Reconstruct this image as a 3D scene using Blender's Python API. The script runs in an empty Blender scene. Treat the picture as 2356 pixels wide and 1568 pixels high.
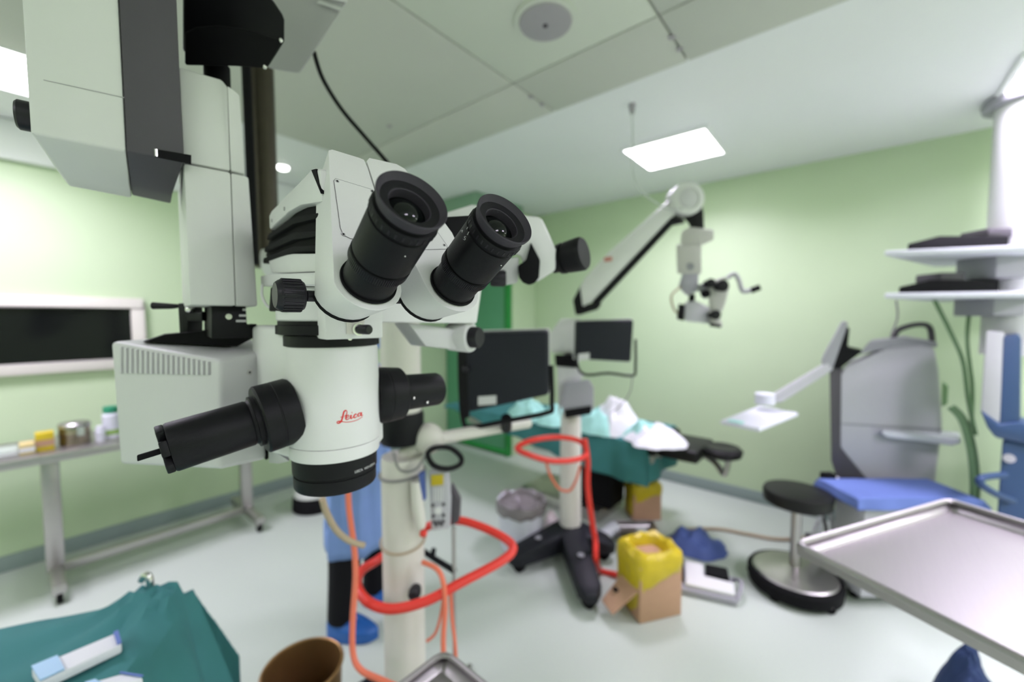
import bpy, bmesh, math, random
from mathutils import Vector, Matrix, noise
random.seed(7)
S = bpy.context.scene
COL = S.collection
V = Vector
# ------------------------------------------------------------------ camera
FPX, CX, CY = 950.0, 1178.0, 784.0            # focal length and centre for the 2356 x 1568 frame
HC, PITCH, HEAD = 1.55, math.radians(3.2), math.radians(39.6)
cp, sp = math.cos(PITCH), math.sin(PITCH)
FW = V((math.cos(HEAD), math.sin(HEAD), 0)); RT = V((math.sin(HEAD), -math.cos(HEAD), 0)); UP = V((0, 0, 1))
EYE = V((0, 0, HC))
cam = bpy.data.cameras.new('camera'); camo = bpy.data.objects.new('camera', cam); COL.objects.link(camo)
fwd = FW * cp - UP * sp; upc = UP * cp + FW * sp
camo.matrix_world = Matrix(((RT.x, upc.x, -fwd.x, EYE.x), (RT.y, upc.y, -fwd.y, EYE.y), (RT.z, upc.z, -fwd.z, EYE.z), (0, 0, 0, 1)))
cam.sensor_width = 36; cam.lens = 36 * FPX / 2356; cam.clip_start = .02
cam.dof.use_dof = True; cam.dof.focus_distance = .355; cam.dof.aperture_fstop = 2.8
S.camera = camo
# ------------------------------------------------------------------ world, exposure
w = bpy.data.worlds.new('world'); S.world = w; w.use_nodes = True
w.node_tree.nodes['Background'].inputs[0].default_value = (.8, .85, .9, 1)
w.node_tree.nodes['Background'].inputs[1].default_value = .02
S.view_settings.view_transform = 'Standard'; S.view_settings.look = 'None'
S.view_settings.gamma = 1; S.view_settings.use_curve_mapping = False
S.view_settings.exposure = 0.0
LIGHT, SPREAD, LCOL = 25.0, 148, (1.08, .92, 1.27)      # watts and beam of each ceiling panel

# ------------------------------------------------------------------ pixel helpers
def ray(px, py): return RT * ((px - CX) / FPX) + upc * (-(py - CY) / FPX) + fwd
def W(px, py, d):
    r = ray(px, py); return EYE + r * (d / r.dot(FW))
def G(px, py, z=0):
    r = ray(px, py); return EYE + r * ((z - HC) / r.z)
def onplane(px, py, p, n):
    r = ray(px, py); return EYE + r * ((p - EYE).dot(n) / r.dot(n))
def L(lat, d, z): return FW * d + RT * lat + UP * z

# ------------------------------------------------------------------ materials
def lin(c):
    f = lambda x: x / 12.92 if x <= .04045 else ((x + .055) / 1.055) ** 2.4
    if isinstance(c, str): c = [int(c[i:i + 2], 16) / 255 for i in (0, 2, 4)]
    return tuple(f(x) for x in c) + (1,)
MATS = {}
def mat(name, col, rough=.5, metal=0, var=.06, scale=30, bump=0, bscale=300, emit=0, trans=0, coat=0, alpha=1, stretch=None, ior=1.45, spec=.5):
    if name in MATS: return MATS[name]
    m = bpy.data.materials.new(name); m.use_nodes = True; nt = m.node_tree; N = nt.nodes; K = nt.links
    p = N['Principled BSDF']; c = lin(col) if isinstance(col, str) else tuple(col) + (1,)
    p.inputs['Roughness'].default_value = rough; p.inputs['Metallic'].default_value = metal
    p.inputs['Transmission Weight'].default_value = trans; p.inputs['Coat Weight'].default_value = coat
    p.inputs['Alpha'].default_value = alpha; p.inputs['IOR'].default_value = ior; p.inputs['Specular IOR Level'].default_value = spec
    tc = N.new('ShaderNodeTexCoord'); nz = N.new('ShaderNodeTexNoise'); nz.inputs['Scale'].default_value = scale; nz.inputs['Detail'].default_value = 4
    mp = N.new('ShaderNodeMapping'); K.new(tc.outputs['Object'], mp.inputs[0]); K.new(mp.outputs[0], nz.inputs['Vector'])
    if stretch: mp.inputs['Scale'].default_value = stretch
    mx = N.new('ShaderNodeMixRGB'); mx.inputs[1].default_value = tuple(x * (1 - var) for x in c[:3]) + (1,); mx.inputs[2].default_value = tuple(min(1, x * (1 + var)) for x in c[:3]) + (1,)
    K.new(nz.outputs['Fac'], mx.inputs[0]); K.new(mx.outputs[0], p.inputs['Base Color'])
    if bump:
        n2 = N.new('ShaderNodeTexNoise'); n2.inputs['Scale'].default_value = bscale; n2.inputs['Detail'].default_value = 3; K.new(mp.outputs[0], n2.inputs['Vector'])
        b = N.new('ShaderNodeBump'); b.inputs['Strength'].default_value = bump; b.inputs['Distance'].default_value = .002
        K.new(n2.outputs['Fac'], b.inputs['Height']); K.new(b.outputs[0], p.inputs['Normal'])
    if emit:
        p.inputs['Emission Color'].default_value = c; p.inputs['Emission Strength'].default_value = emit
    MATS[name] = m; return m
m_white = mat('white_enamel', (.74, .75, .735), .42, var=.015, bump=.12, bscale=900)
m_offwhite = mat('off_white_enamel', (.70, .72, .68), .45, var=.02)
m_beige = mat('beige_enamel', (.68, .67, .60), .5, var=.02)
m_lampgrey = mat('light_grey_casing', (.60, .61, .60), .45, var=.02, bump=.1, bscale=800)
m_greyarm = mat('grey_arm_enamel', (.42, .42, .42), .5, var=.02)
m_black = mat('black_anodised', (.008, .008, .0095), .44, spec=.22, var=.1, bump=.15, bscale=1200)
m_blackm = mat('black_matt', (.007, .007, .008), .7, spec=.15, var=.1)
m_rubber = mat('eyecup_rubber', (.048, .043, .054), .55, spec=.3, var=.08, bump=.2, bscale=1500)
m_dkgrey = mat('dark_grey_enamel', (.075, .068, .08), .5, var=.05, bump=.15, bscale=900)
m_knob = mat('black_knob', (.014, .013, .017), .38, spec=.35, var=.05)
m_glass = mat('lens_glass', (.004, .006, .005), .02, var=.02, ior=1.36)
m_chrome = mat('chrome', (.75, .74, .72), .18, 1, var=.03)
m_steel = mat('brushed_steel', (.44, .42, .42), .42, 1, var=.06, scale=8, stretch=(1, 60, 1))
m_steel2 = mat('tube_steel', (.50, .48, .47), .35, 1, var=.05)
m_bronze = mat('bronze_pail', (.34, .20, .08), .4, .7, var=.3, scale=6)
m_brown = mat('dark_brown_arm', (.06, .05, .035), .4, .5, var=.15)
m_red = mat('red_logo', (.70, .02, .02), .5, var=.02)
m_mark = mat('faded_red_mark', (.55, .22, .18), .5)
m_hose = mat('red_hose', (.75, .045, .03), .38, var=.05)
m_orange = mat('orange_cable', (.80, .20, .11), .45, var=.06)
m_ivory = mat('ivory_cable', (.45, .36, .24), .5, var=.08)
m_greyc = mat('grey_cable', (.25, .25, .24), .5, var=.06)
m_teal = mat('teal_cotton', (.045, .20, .20), .85, var=.12, scale=12, bump=.4, bscale=600)
m_mint = mat('mint_drape', (.35, .68, .60), .8, var=.12, scale=15, bump=.2)
m_cloth = mat('white_cloth', (.80, .82, .84), .85, var=.04, scale=15, bump=.3, bscale=200)
m_bluec = mat('blue_gown', (.20, .32, .62), .8, var=.08, scale=8, bump=.3, bscale=300)
m_blued = mat('blue_cover', (.09, .14, .40), .6, var=.15, scale=10, bump=.3, bscale=150)
m_bluesheet = mat('blue_sheet', (.14, .21, .52), .8, var=.1, scale=10)
m_bluemach = mat('blue_casing', (.022, .055, .15), .45, var=.05)
m_yellow = mat('yellow_plastic', (.62, .48, .02), .35, var=.2, scale=10, bump=.4, bscale=60)
m_card = mat('cardboard', (.52, .32, .20), .8, var=.06)
m_liner = mat('grey_liner', (.22, .20, .20), .3, var=.2, scale=20, bump=.5, bscale=60)
m_bin = mat('white_plastic', (.72, .74, .80), .5, var=.03)
m_pads = mat('black_vinyl', (.010, .010, .010), .45, spec=.3, var=.1)
m_basecast = mat('black_stand_base', (.013, .014, .018), .5, spec=.3, var=.1)
m_monitor = mat('monitor_back', (.016, .018, .024), .55, spec=.25, var=.05)
m_panelgrey = mat('device_grey', (.34, .34, .37), .45, var=.03)
m_lightgrey = mat('device_light_grey', (.50, .50, .53), .45, var=.03)
m_headshade = mat('shaded_head_enamel', (.50, .50, .46), .5, var=.02)  # pale head enamel painted darker to carry its weaker front light
m_screen = mat('dark_screen_glass', (.004, .005, .005), .10, var=.05, spec=.25)
m_skin = mat('skin', (.55, .34, .25), .5, var=.05)
m_hair = mat('hair', (.03, .02, .015), .7, var=.2)
m_trouser = mat('black_trouser', (.008, .008, .010), .8, spec=.2, var=.1)
m_shoe = mat('blue_shoe_cover', (.02, .12, .42), .4, var=.15, scale=20, bump=.4, bscale=80)
m_wall = mat('green_wall_paint', (.57, .71, .46), .40, var=.03, scale=3)
m_floor = mat('pale_green_vinyl', (.56, .63, .55), .40, var=.07, scale=120)
m_ceil = mat('ceiling_paint', (.86, .88, .87), .6, var=.02, scale=2)
m_lam = mat('cream_ceiling_panel', (.58, .60, .53), .6, var=.02, scale=2)
m_lam2 = mat('pale_ceiling_panel', (.68, .72, .62), .6, var=.02, scale=2)
m_disc = mat('grey_diffuser', (.40, .38, .40), .6, var=.04)
m_door = mat('green_door_laminate', (.11, .36, .19), .45, var=.05, scale=5)
m_doorframe = mat('bright_green_edge', (.02, .28, .05), .45, var=.05)
m_skirt = mat('grey_green_skirting', (.28, .35, .33), .45, var=.05)
m_frame = mat('cream_frame', (.74, .72, .64), .5, var=.02)
m_lamp = mat('lamp_diffuser', (1, 1, .98), .5, var=0, emit=8)
m_down = mat('downlight_glow', (1, 1, .98), .5, var=0, emit=6)
m_hosegreen = mat('green_hose', (.20, .34, .17), .5, var=.05)
m_clear = mat('clear_tube', (.62, .68, .62), .3, alpha=.45, var=.02)
m_scrblue = mat('blue_indicator', (.05, .1, .6), .4, emit=.6, var=.1)

# ------------------------------------------------------------------ mesh builder (world coordinates)
class MB:
    def __init__(s): s.v = []; s.f = []
    def add(s, vs, fs):
        o = len(s.v); s.v += [V(x) for x in vs]; s.f += [[i + o for i in f] for f in fs]; return s
    def prism(s, poly, vec, scale=1):
        n = len(poly); vec = V(vec); poly = [V(p) for p in poly]; c = sum(poly, V()) / n
        back = [c + (p - c) * scale + vec for p in poly]
        nn = V()
        for i in range(n): nn += (poly[i] - c).cross(poly[(i + 1) % n] - c)
        if nn.dot(vec) > 0: poly.reverse(); back.reverse()
        fs = [list(range(n)), list(range(2 * n - 1, n - 1, -1))] + [[i, n + i, n + (i + 1) % n, (i + 1) % n] for i in range(n)]
        return s.add(poly + back, fs)
    def box(s, c, sz, ax=None):
        c = V(c); X, Y, Z = ax if ax else (V((1, 0, 0)), V((0, 1, 0)), V((0, 0, 1)))
        X, Y, Z = X * sz[0] / 2, Y * sz[1] / 2, Z * sz[2] / 2
        return s.prism([c - X - Y - Z, c + X - Y - Z, c + X + Y - Z, c - X + Y - Z], Z * 2)
    def lathe(s, p, axis, prof, n=32, caps=True):
        p = V(p); a = V(axis).normalized(); e = a.orthogonal().normalized(); g = a.cross(e); vs = []; fs = []
        for t, r in prof:
            for i in range(n):
                q = 2 * math.pi * i / n; vs.append(p + a * t + (e * math.cos(q) + g * math.sin(q)) * r)
        for k in range(len(prof) - 1):
            for i in range(n):
                j = (i + 1) % n; fs.append([k * n + i, k * n + j, (k + 1) * n + j, (k + 1) * n + i])
        if caps:
            fs.append(list(range(n - 1, -1, -1))); fs.append([(len(prof) - 1) * n + i for i in range(n)])
        return s.add(vs, fs)
    def cyl(s, p0, p1, r0, r1=None, n=24, ch=0):
        p0, p1 = V(p0), V(p1); h = (p1 - p0).length; r1 = r0 if r1 is None else r1
        pr = [(0, r0), (h, r1)] if not ch else [(0, r0 - ch), (ch, r0), (h - ch, r1), (h, r1 - ch)]
        return s.lathe(p0, p1 - p0, pr, n)
    def tube(s, pts, r, n=8, sm=6, closed=False):
        pts = [V(p) for p in pts]
        if sm > 1 and len(pts) > 2:
            q = []; m = len(pts); rng = range(m if closed else m - 1)
            for i in rng:
                if closed: a, b, c, d = pts[(i - 1) % m], pts[i], pts[(i + 1) % m], pts[(i + 2) % m]
                else: a, b, c, d = pts[max(i - 1, 0)], pts[i], pts[i + 1], pts[min(i + 2, m - 1)]
                for k in range(sm):
                    t = k / sm; q.append(.5 * ((2 * b) + (c - a) * t + (2 * a - 5 * b + 4 * c - d) * t * t + (3 * b - a - 3 * c + d) * t ** 3))
            if not closed: q.append(pts[-1])
            pts = q
        m = len(pts); vs = []; fs = []; prev = None
        for i, p in enumerate(pts):
            if closed: t = pts[(i + 1) % m] - pts[i - 1]
            else: t = pts[min(i + 1, m - 1)] - pts[max(i - 1, 0)]
            t.normalize()
            if prev is None: e = t.orthogonal().normalized()
            else: e = (prev - t * prev.dot(t)).normalized()
            prev = e; g = t.cross(e); rr = r(i / (m - 1)) if callable(r) else r
            for k in range(n):
                q = 2 * math.pi * k / n; vs.append(p + (e * math.cos(q) + g * math.sin(q)) * rr)
        for i in range(m if closed else m - 1):
            for k in range(n):
                l = (k + 1) % n; j = (i + 1) % m; fs.append([i * n + k, i * n + l, j * n + l, j * n + k])
        if not closed:
            fs.append(list(range(n - 1, -1, -1))); fs.append([(m - 1) * n + k for k in range(n)])
        return s.add(vs, fs)
    def grid(s, fn, nu, nv, close_u=False):
        vs = [fn(i / nu, j / nv) for j in range(nv + 1) for i in range(nu + 1)]
        return s.add(vs, [[j * (nu + 1) + i, j * (nu + 1) + i + 1, (j + 1) * (nu + 1) + i + 1, (j + 1) * (nu + 1) + i] for j in range(nv) for i in range(nu)])
    def ball(s, c, r, sq=(1, 1, 1), n=20, ax=None):
        c = V(c); X, Y, Z = ax if ax else (V((1, 0, 0)), V((0, 1, 0)), V((0, 0, 1)))
        def f(u, v):
            a, b = u * 2 * math.pi, (v - .5) * math.pi * .998
            return c + X * (r * sq[0] * math.cos(b) * math.cos(a)) + Y * (r * sq[1] * math.cos(b) * math.sin(a)) + Z * (r * sq[2] * math.sin(b))
        return s.grid(f, n, n // 2)
ORG = {}
def part(name, mb, m, parent=None, bevel=0, seg=2, label=None, angle=35, weld=True, solid=0):
    org = ORG.get(parent.name, V()) if parent else (sum(mb.v, V()) / len(mb.v) if mb.v else V())
    if not parent: org = V((org.x, org.y, min(v.z for v in mb.v)))
    bm = bmesh.new(); vs = [bm.verts.new(v - org) for v in mb.v]
    for f in mb.f:
        try: bm.faces.new([vs[i] for i in f])
        except ValueError: pass
    if weld: bmesh.ops.remove_doubles(bm, verts=bm.verts, dist=1e-6)
    bmesh.ops.recalc_face_normals(bm, faces=bm.faces)
    if bevel:
        es = [e for e in bm.edges if len(e.link_faces) == 2 and e.calc_face_angle(0) > math.radians(32)]
        bmesh.ops.bevel(bm, geom=es, offset=bevel, segments=seg, profile=.5, affect='EDGES', clamp_overlap=True)
    me = bpy.data.meshes.new(name); bm.to_mesh(me); bm.free()
    me.materials.append(m)
    for p in me.polygons: p.use_smooth = True
    me.set_sharp_from_angle(angle=math.radians(angle))
    o = bpy.data.objects.new(name, me); COL.objects.link(o)
    if parent: o.parent = parent
    else: o.location = org
    ORG[o.name] = org
    if label: o['label'] = label
    if solid:
        md = o.modifiers.new('thickness', 'SOLIDIFY'); md.thickness = solid; md.offset = 0
    return o
def thing(name, label, cat, loc, group=None):
    o = bpy.data.objects.new(name, None); COL.objects.link(o); o.location = loc; o.empty_display_size = .05
    ORG[o.name] = V(loc); o['label'] = label; o['category'] = cat
    if group: o['group'] = group
    return o
def solo(name, mb, m, label, cat, group=None, **k):
    o = part(name, mb, m, None, **k); o['label'] = label; o['category'] = cat
    if group: o['group'] = group
    return o
def struct(name, mb, m, parent=None, **k):
    o = part(name, mb, m, parent, **k)
    if not parent: o['kind'] = 'structure'
    return o

# ------------------------------------------------------------------ room
XR, YL, XB, YF, ZC = 3.93, 3.95, -3.0, -3.0, 2.73
struct('floor', MB().box(((XR + XB) / 2, (YL + YF) / 2, -.05), (XR - XB + .4, YL - YF + .4, .1)), m_floor)
ceil = struct('ceiling', MB().box(((XR + XB) / 2, (YL + YF) / 2, ZC + .05), (XR - XB + .4, YL - YF + .4, .1)), m_ceil)
struct('wall_right', MB().box((XR + .05, (YL + YF) / 2, ZC / 2), (.1, YL - YF + .2, ZC)), m_wall)
struct('wall_left', MB().box(((XR + XB) / 2, YL + .05, ZC / 2), (XR - XB, .1, ZC)), m_wall)
struct('wall_back', MB().box((XB - .05, (YL + YF) / 2, ZC / 2), (.1, YL - YF + .2, ZC)), m_wall)
struct('wall_front', MB().box(((XR + XB) / 2, YF - .05, ZC / 2), (XR - XB, .1, ZC)), m_wall)
struct('wall_corner', MB().box((3.72, 3.425, ZC / 2), (.42, 1.05, ZC)), m_wall)
struct('trim_1', MB().box(((2.8 + XB) / 2, YL - .03, ZC - .12), (2.8 - XB, .06, .24)), m_ceil, bevel=.02)
struct('trim_2', MB().box((3.155, 3.35, ZC - .13), (.71, 1.2, .26)), mat('soft_green_bulkhead', (.24, .40, .27), .5), bevel=.01)
struct('baseboard_right', MB().box((XR - .006, (2.9 + YF) / 2, .05), (.012, 2.9 - YF, .1)), m_skirt, bevel=.004)
struct('baseboard_left', MB().box(((3.5 + XB) / 2, YL - .006, .05), (3.5 - XB, .012, .1)), m_skirt, bevel=.004)
# laminar-flow ceiling: framed cream panels, each its own slab
xs = [-1.2, .35, 1.63, 2.0]; ys = [-1.0, -.1, .62, 1.34, 2.85]
for i in range(3):
    for j in range(4):
        pale = (i == 1 and j == 2)
        part('panel', MB().box(((xs[i] + xs[i + 1]) / 2, (ys[j] + ys[j + 1]) / 2, ZC - .012), (xs[i + 1] - xs[i] - .008, ys[j + 1] - ys[j] - .008, .024)), m_lam2 if pale else m_lam, ceil, bevel=.004)
for (x, y) in ((1.78, 1.345), (1.88, 1.345), (1.78, .62), (1.88, .62), (1.50, 2.2)):
    part('panel_screw', MB().cyl((x, y, ZC - .024), (x, y, ZC - .03), .014, n=12), m_disc, ceil)
dif = thing('ceiling_diffuser', 'round grey air diffuser in the pale ceiling panel', 'diffuser', (1.37, .965, ZC - .024))
part('rim', MB().lathe((1.37, .965, ZC - .024), (0, 0, -1), [(0, .12), (.008, .122), (.010, .108)], 40), m_lam2, dif)
part('face_plate', MB().lathe((1.37, .965, ZC - .03), (0, 0, -1), [(0, .105), (.012, .10), (.016, .08), (.016, .01)], 40), m_disc, dif)
part('centre_screw', MB().cyl((1.37, .965, ZC - .046), (1.37, .965, ZC - .05), .010, n=12), m_dkgrey, dif)
def panel_light(x0, x1, y0, y1, label, grp=None, k=1):
    t = thing('ceiling_light', label, 'light', ((x0 + x1) / 2, (y0 + y1) / 2, ZC), grp)
    fr = MB(); c = .025
    for a, b, cc, d in ((x0 - c, x1 + c, y0 - c, y0), (x0 - c, x1 + c, y1, y1 + c), (x0 - c, x0, y0, y1), (x1, x1 + c, y0, y1)):
        fr.box(((a + b) / 2, (cc + d) / 2, ZC - .01), (b - a, d - cc, .02))
    part('frame', fr, m_ceil, t)
    part('diffuser', MB().box(((x0 + x1) / 2, (y0 + y1) / 2, ZC - .008), (x1 - x0, y1 - y0, .016)), m_lamp, t)
    la = bpy.data.lights.new('panel_lamp', 'AREA'); la.shape = 'RECTANGLE'; la.size = x1 - x0; la.size_y = y1 - y0
    la.energy = LIGHT * k; la.color = LCOL; la.spread = math.radians(SPREAD)
    lo = bpy.data.objects.new('panel_lamp', la); COL.objects.link(lo); lo.parent = t; lo.location = (0, 0, -.018)
panel_light(2.77, 3.25, .75, 1.28, 'square lit ceiling panel above the second microscope arm', None, .85)
panel_light(-.45, .15, 2.88, 3.37, 'square lit ceiling panel beside the big white motor housing')
panel_light(2.95, 3.42, -1.15, -.56, 'square lit ceiling panel beside the white ceiling column')
for (x, y, k_l) in ((-2.1, 3.1, .6), (-2.1, 1.2, .4), (-2.1, -.9, .5), (-.1, -1.9, .8), (1.6, -1.9, 1.05), (3.1, -2.4, .9)):  # unseen panels added to light the foreground, each with its own strength
    panel_light(x - .28, x + .28, y - .28, y + .28, 'added square lit ceiling panel over the unseen half of the room', 'added ceiling panels behind the camera', k_l)
dl = thing('downlight', 'small round downlight behind the dark brown riser', 'light', (1.39, 3.46, ZC))
part('bezel', MB().lathe((1.39, 3.46, ZC), (0, 0, -1), [(0, .06), (.01, .058), (.012, .045)], 24), m_white, dl)
part('bulb', MB().lathe((1.39, 3.46, ZC - .006), (0, 0, -1), [(0, .044), (.02, .04), (.03, .02), (.032, .002)], 24), m_down, dl)
# ceiling fitting with a thin hanging tube
c0 = G(1455, 240, ZC)
hk = thing('ceiling_hook', 'thin clear tube hanging from a small ceiling fitting', 'hanging tube', c0)
part('fitting', MB().cyl(c0, c0 - UP * .05, .02, .012, 12), m_disc, hk)
part('clear_tube', MB().tube([c0 - UP * .04, W(1456, 330, 2.36), W(1456, 400, 2.36), W(1475, 440, 2.36), W(1530, 478, 2.38), W(1570, 480, 2.40)], .005, 8), m_clear, hk)
# green door with bright edge in the corner wall
door = thing('door_1', 'green door', 'door', (3.5, 3.4, 0)); del door['label']; del door['category']; door['kind'] = 'structure'
part('door_leaf', MB().box((3.485, 3.44, 1.12), (.05, .98, 2.14)), m_door, door, bevel=.004)
ed = MB()
for c, s in (((3.48, 2.935, 1.11), (.06, .05, 2.22)), ((3.48, 3.4, 2.215), (.06, .98, .05)), ((3.48, 3.44, .045), (.06, .98, .06))): ed.box(c, s)
part('door_frame', ed, m_doorframe, door, bevel=.004)
part('door_handle', MB().box((3.445, 3.06, 1.1), (.03, .03, .28)), m_steel2, door, bevel=.006)
# observation screen on left wall
a, b2 = onplane(-90, 675, V((0, YL, 0)), V((0, 1, 0))), onplane(328, 690, V((0, YL, 0)), V((0, 1, 0)))
zt, zb = onplane(300, 686, V((0, YL, 0)), V((0, 1, 0))).z, onplane(255, 848, V((0, YL, 0)), V((0, 1, 0))).z
x0, x1 = -.75, b2.x
scr = thing('wall_screen', 'wide dark glass screen in a cream frame on the green wall', 'screen', ((x0 + x1) / 2, YL, zb))
fr = MB(); t_ = .07
for c, s in ((((x0 + x1) / 2, YL - .02, zt - t_ / 2), (x1 - x0, .04, t_)), (((x0 + x1) / 2, YL - .02, zb + t_ / 2), (x1 - x0, .04, t_)), ((x0 + t_ / 2, YL - .02, (zt + zb) / 2), (t_, .04, zt - zb - 2 * t_)), ((x1 - t_ / 2, YL - .02, (zt + zb) / 2), (t_, .04, zt - zb - 2 * t_))): fr.box(c, s)
part('frame', fr, m_frame, scr, bevel=.008)
part('glass', MB().box(((x0 + x1) / 2, YL - .008, (zt + zb) / 2), (x1 - x0 - .1, .016, zt - zb - .1)), m_screen, scr)

# ------------------------------------------------------------------ foreground microscope
PHI = math.radians(40.854)
MR = RT * math.cos(PHI) + FW * math.sin(PHI); MY = RT * -math.sin(PHI) + FW * math.cos(PHI)
k_ = .292
MB0 = L(-.03428 - math.sin(PHI) * k_, .29771 + math.cos(PHI) * k_, HC)
def m(x, y, z): return MB0 + MR * x + MY * y + UP * z
def my(px, py, y): return onplane(px, py, m(0, y, 0), MY)
def mx_(px, py, x): return onplane(px, py, m(x, 0, 0), MR)
AXM = (MR, MY, UP)
def mbox(x0, x1, y0, y1, z0, z1): return MB().box(m((x0 + x1) / 2, (y0 + y1) / 2, (z0 + z1) / 2), (x1 - x0, y1 - y0, z1 - z0), AXM)
PILL = W(929, 1300, 1.30); PX, PY = PILL.x, PILL.y
ms = thing('surgical_microscope', 'white surgical microscope with black eyepieces and red script logo on a floor stand', 'microscope', (PX, PY, 0))
# -- optics carrier body
axis0 = m(0, 0, 0)
body = part('body', MB().lathe(m(0, 0, -.152), UP, [(0, .0535), (.002, .0545), (.05, .0545), (.1145, .0535), (.1205, .052)], 64), m_white, ms)
part('rear_housing', MB().prism([m(x_, y_, -.168) for x_, y_ in ((-.068, .13), (-.068, .045), (-.058, .012), (-.044, -.024), (-.02, -.045), (.0, -.03), (.03, .13))], UP * .158), m_white, ms, bevel=.006, seg=3)
part('side_rib', MB().prism([m(.046, -.028, -.163), m(.060, -.008, -.163), m(.060, -.008, -.135), m(.046, -.028, -.135)], MY * .03), m_white, ms, bevel=.002)
part('skirt', MB().lathe(m(0, 0, -.1685), UP, [(0, .0525), (.002, .0535), (.0155, .0535), (.016, .052)], 64), m_white, ms)
part('objective_ring', MB().lathe(m(0, 0, -.2095), UP, [(0, .040), (.0008, .0475), (.003, .0487), (.0170, .0487), (.0175, .0475), (.0190, .0475), (.0205, .0497), (.0415, .0502)], 64), m_black, ms)
part('objective_glass', MB().lathe(m(0, 0, -.2085), UP, [(0, .002), (.004, .03), (.006, .041)], 40, caps=False), m_glass, ms)
part('clamp_ring', MB().lathe(m(0, 0, -.034), UP, [(0, .053), (.001, .0555), (.013, .0555), (.0135, .054)], 64), m_black, ms)
part('upper_clamp_ring', MB().lathe(m(-.002, .002, -.02), UP, [(0, .056), (.001, .0605), (.011, .0605), (.012, .058), (.016, .058), (.0165, .056)], 64), m_black, ms)
part('drum', MB().lathe(m(-.002, .002, -.004), UP, [(0, .057), (.002, .0595), (.036, .0595), (.038, .058)], 64), m_white, ms)
part('mount_block', mbox(-.031, .034, -.074, -.03, -.0235, .03), m_white, ms, bevel=.0025)
part('lock_plate', MB().prism([my(797, 735, -.0745), my(838, 735, -.0745), my(836, 768, -.0745), my(797, 768, -.0745)], MY * -.001), m_beige, ms)
p = my(822, 757, -.0745)
part('lock_screw_collar', MB().cyl(p, p - MY * .006, .007), m_chrome, ms)
part('lock_screw', MB().lathe(p - MY * .004 - MR * 0, (MR * .35 - MY).normalized(), [(0, .0045), (.004, .0055), (.016, .0055), (.0175, .0045)], 20), m_knob, ms)
p = my(804, 777, -.0545)
part('ring_screw', MB().cyl(p + MY * .004, p - MY * .002, .0028, n=16), m_chrome, ms)
# -- logo, strokes laid on the cylinder
def oncyl(px, py, R, ax=axis0):
    r = ray(px, py); d = V((r.x, r.y)); o = V((EYE.x - ax.x, EYE.y - ax.y))
    A = d.dot(d); B = 2 * o.dot(d); C = o.dot(o) - R * R; t = (-B - math.sqrt(max(0, B * B - 4 * A * C))) / (2 * A)
    return EYE + r * t
def ribbon(mb, pts, wd, surf):
    """flat painted stroke: pts in reference pixels, wd pixel width, surf maps pixels to the surface"""
    q = []; m_ = len(pts)
    for i in range(m_ - 1):
        a, b, c, d = [V((*pts[j], 0)) for j in (max(i - 1, 0), i, i + 1, min(i + 2, m_ - 1))]
        for k in range(6):
            t = k / 6; q.append(.5 * ((2 * b) + (c - a) * t + (2 * a - 5 * b + 4 * c - d) * t * t + (3 * b - a - 3 * c + d) * t ** 3))
    q.append(V((*pts[-1], 0))); vs = []
    for i, p in enumerate(q):
        t = (q[min(i + 1, len(q) - 1)] - q[max(i - 1, 0)]).normalized(); n = V((-t.y, t.x, 0)); ww = wd * (1.0 + .35 * t.y) / 2
        for s_ in (-1, 1): vs.append(surf(p.x + n.x * ww * s_, p.y + n.y * ww * s_))
    mb.add(vs, [[2 * i, 2 * i + 1, 2 * i + 3, 2 * i + 2] for i in range(len(q) - 1)])
lg = MB(); kx = lambda P_: [(740 + x / 6.03, 900 + y / 6.03) for x, y in P_]
sf = lambda x, y: oncyl(x, y, .05475)
ribbon(lg, kx([(352, 300), (350, 275), (335, 264), (312, 280), (300, 320), (288, 370), (272, 412), (250, 435), (225, 442), (212, 432), (222, 418), (250, 414), (290, 418)]), 2.62, sf)
ribbon(lg, kx([(352, 295), (342, 325), (318, 345)]), 1.48, sf)
ribbon(lg, kx([(262, 357), (285, 352), (310, 348)]), 1.64, sf)
ribbon(lg, kx([(280, 416), (340, 426), (420, 417), (500, 392), (568, 350)]), 1.56, sf)
ribbon(lg, kx([(326, 372), (352, 364), (378, 345), (370, 328), (346, 342), (334, 370), (345, 390), (368, 384), (392, 366)]), 2.13, sf)
ribbon(lg, kx([(392, 345), (410, 330), (404, 362), (412, 376), (436, 358)]), 2.46, sf)
ribbon(lg, kx([(416, 294), (426, 292)]), 2.95, sf)
ribbon(lg, kx([(488, 326), (476, 312), (456, 328), (446, 352), (460, 366), (490, 346)]), 2.30, sf)
ribbon(lg, kx([(548, 300), (524, 300), (504, 322), (506, 344), (526, 340), (548, 306)]), 2.13, sf)
ribbon(lg, kx([(556, 288), (546, 322), (556, 336), (572, 322)]), 2.46, sf)
part('logo', lg, m_red, body, label='red script logo', weld=False)
def text_on(parent, s, size, place, mt, name):
    cu = bpy.data.curves.new('lettering', 'FONT'); cu.body = s; cu.size = size
    ob = bpy.data.objects.new('lettering', cu); COL.objects.link(ob)
    bpy.context.view_layer.update()
    me = ob.evaluated_get(bpy.context.evaluated_depsgraph_get()).to_mesh()
    mb = MB(); mb.add([place(v.co.x, v.co.y) for v in me.vertices], [list(p.vertices) for p in me.polygons])
    bpy.data.objects.remove(ob); bpy.data.curves.remove(cu)
    return part(name, mb, mt, parent, weld=False)
obj_ring = [c for c in ms.children if c.name.startswith('objective_ring')][0]
p_txt = p = oncyl(816, 1088, .0500); az = math.atan2(p.y - axis0.y, p.x - axis0.x)
def pl(u, v):
    q = az + u / .0501
    return V((axis0.x + .05015 * math.cos(q), axis0.y + .05015 * math.sin(q), p_txt.z + v))
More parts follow.
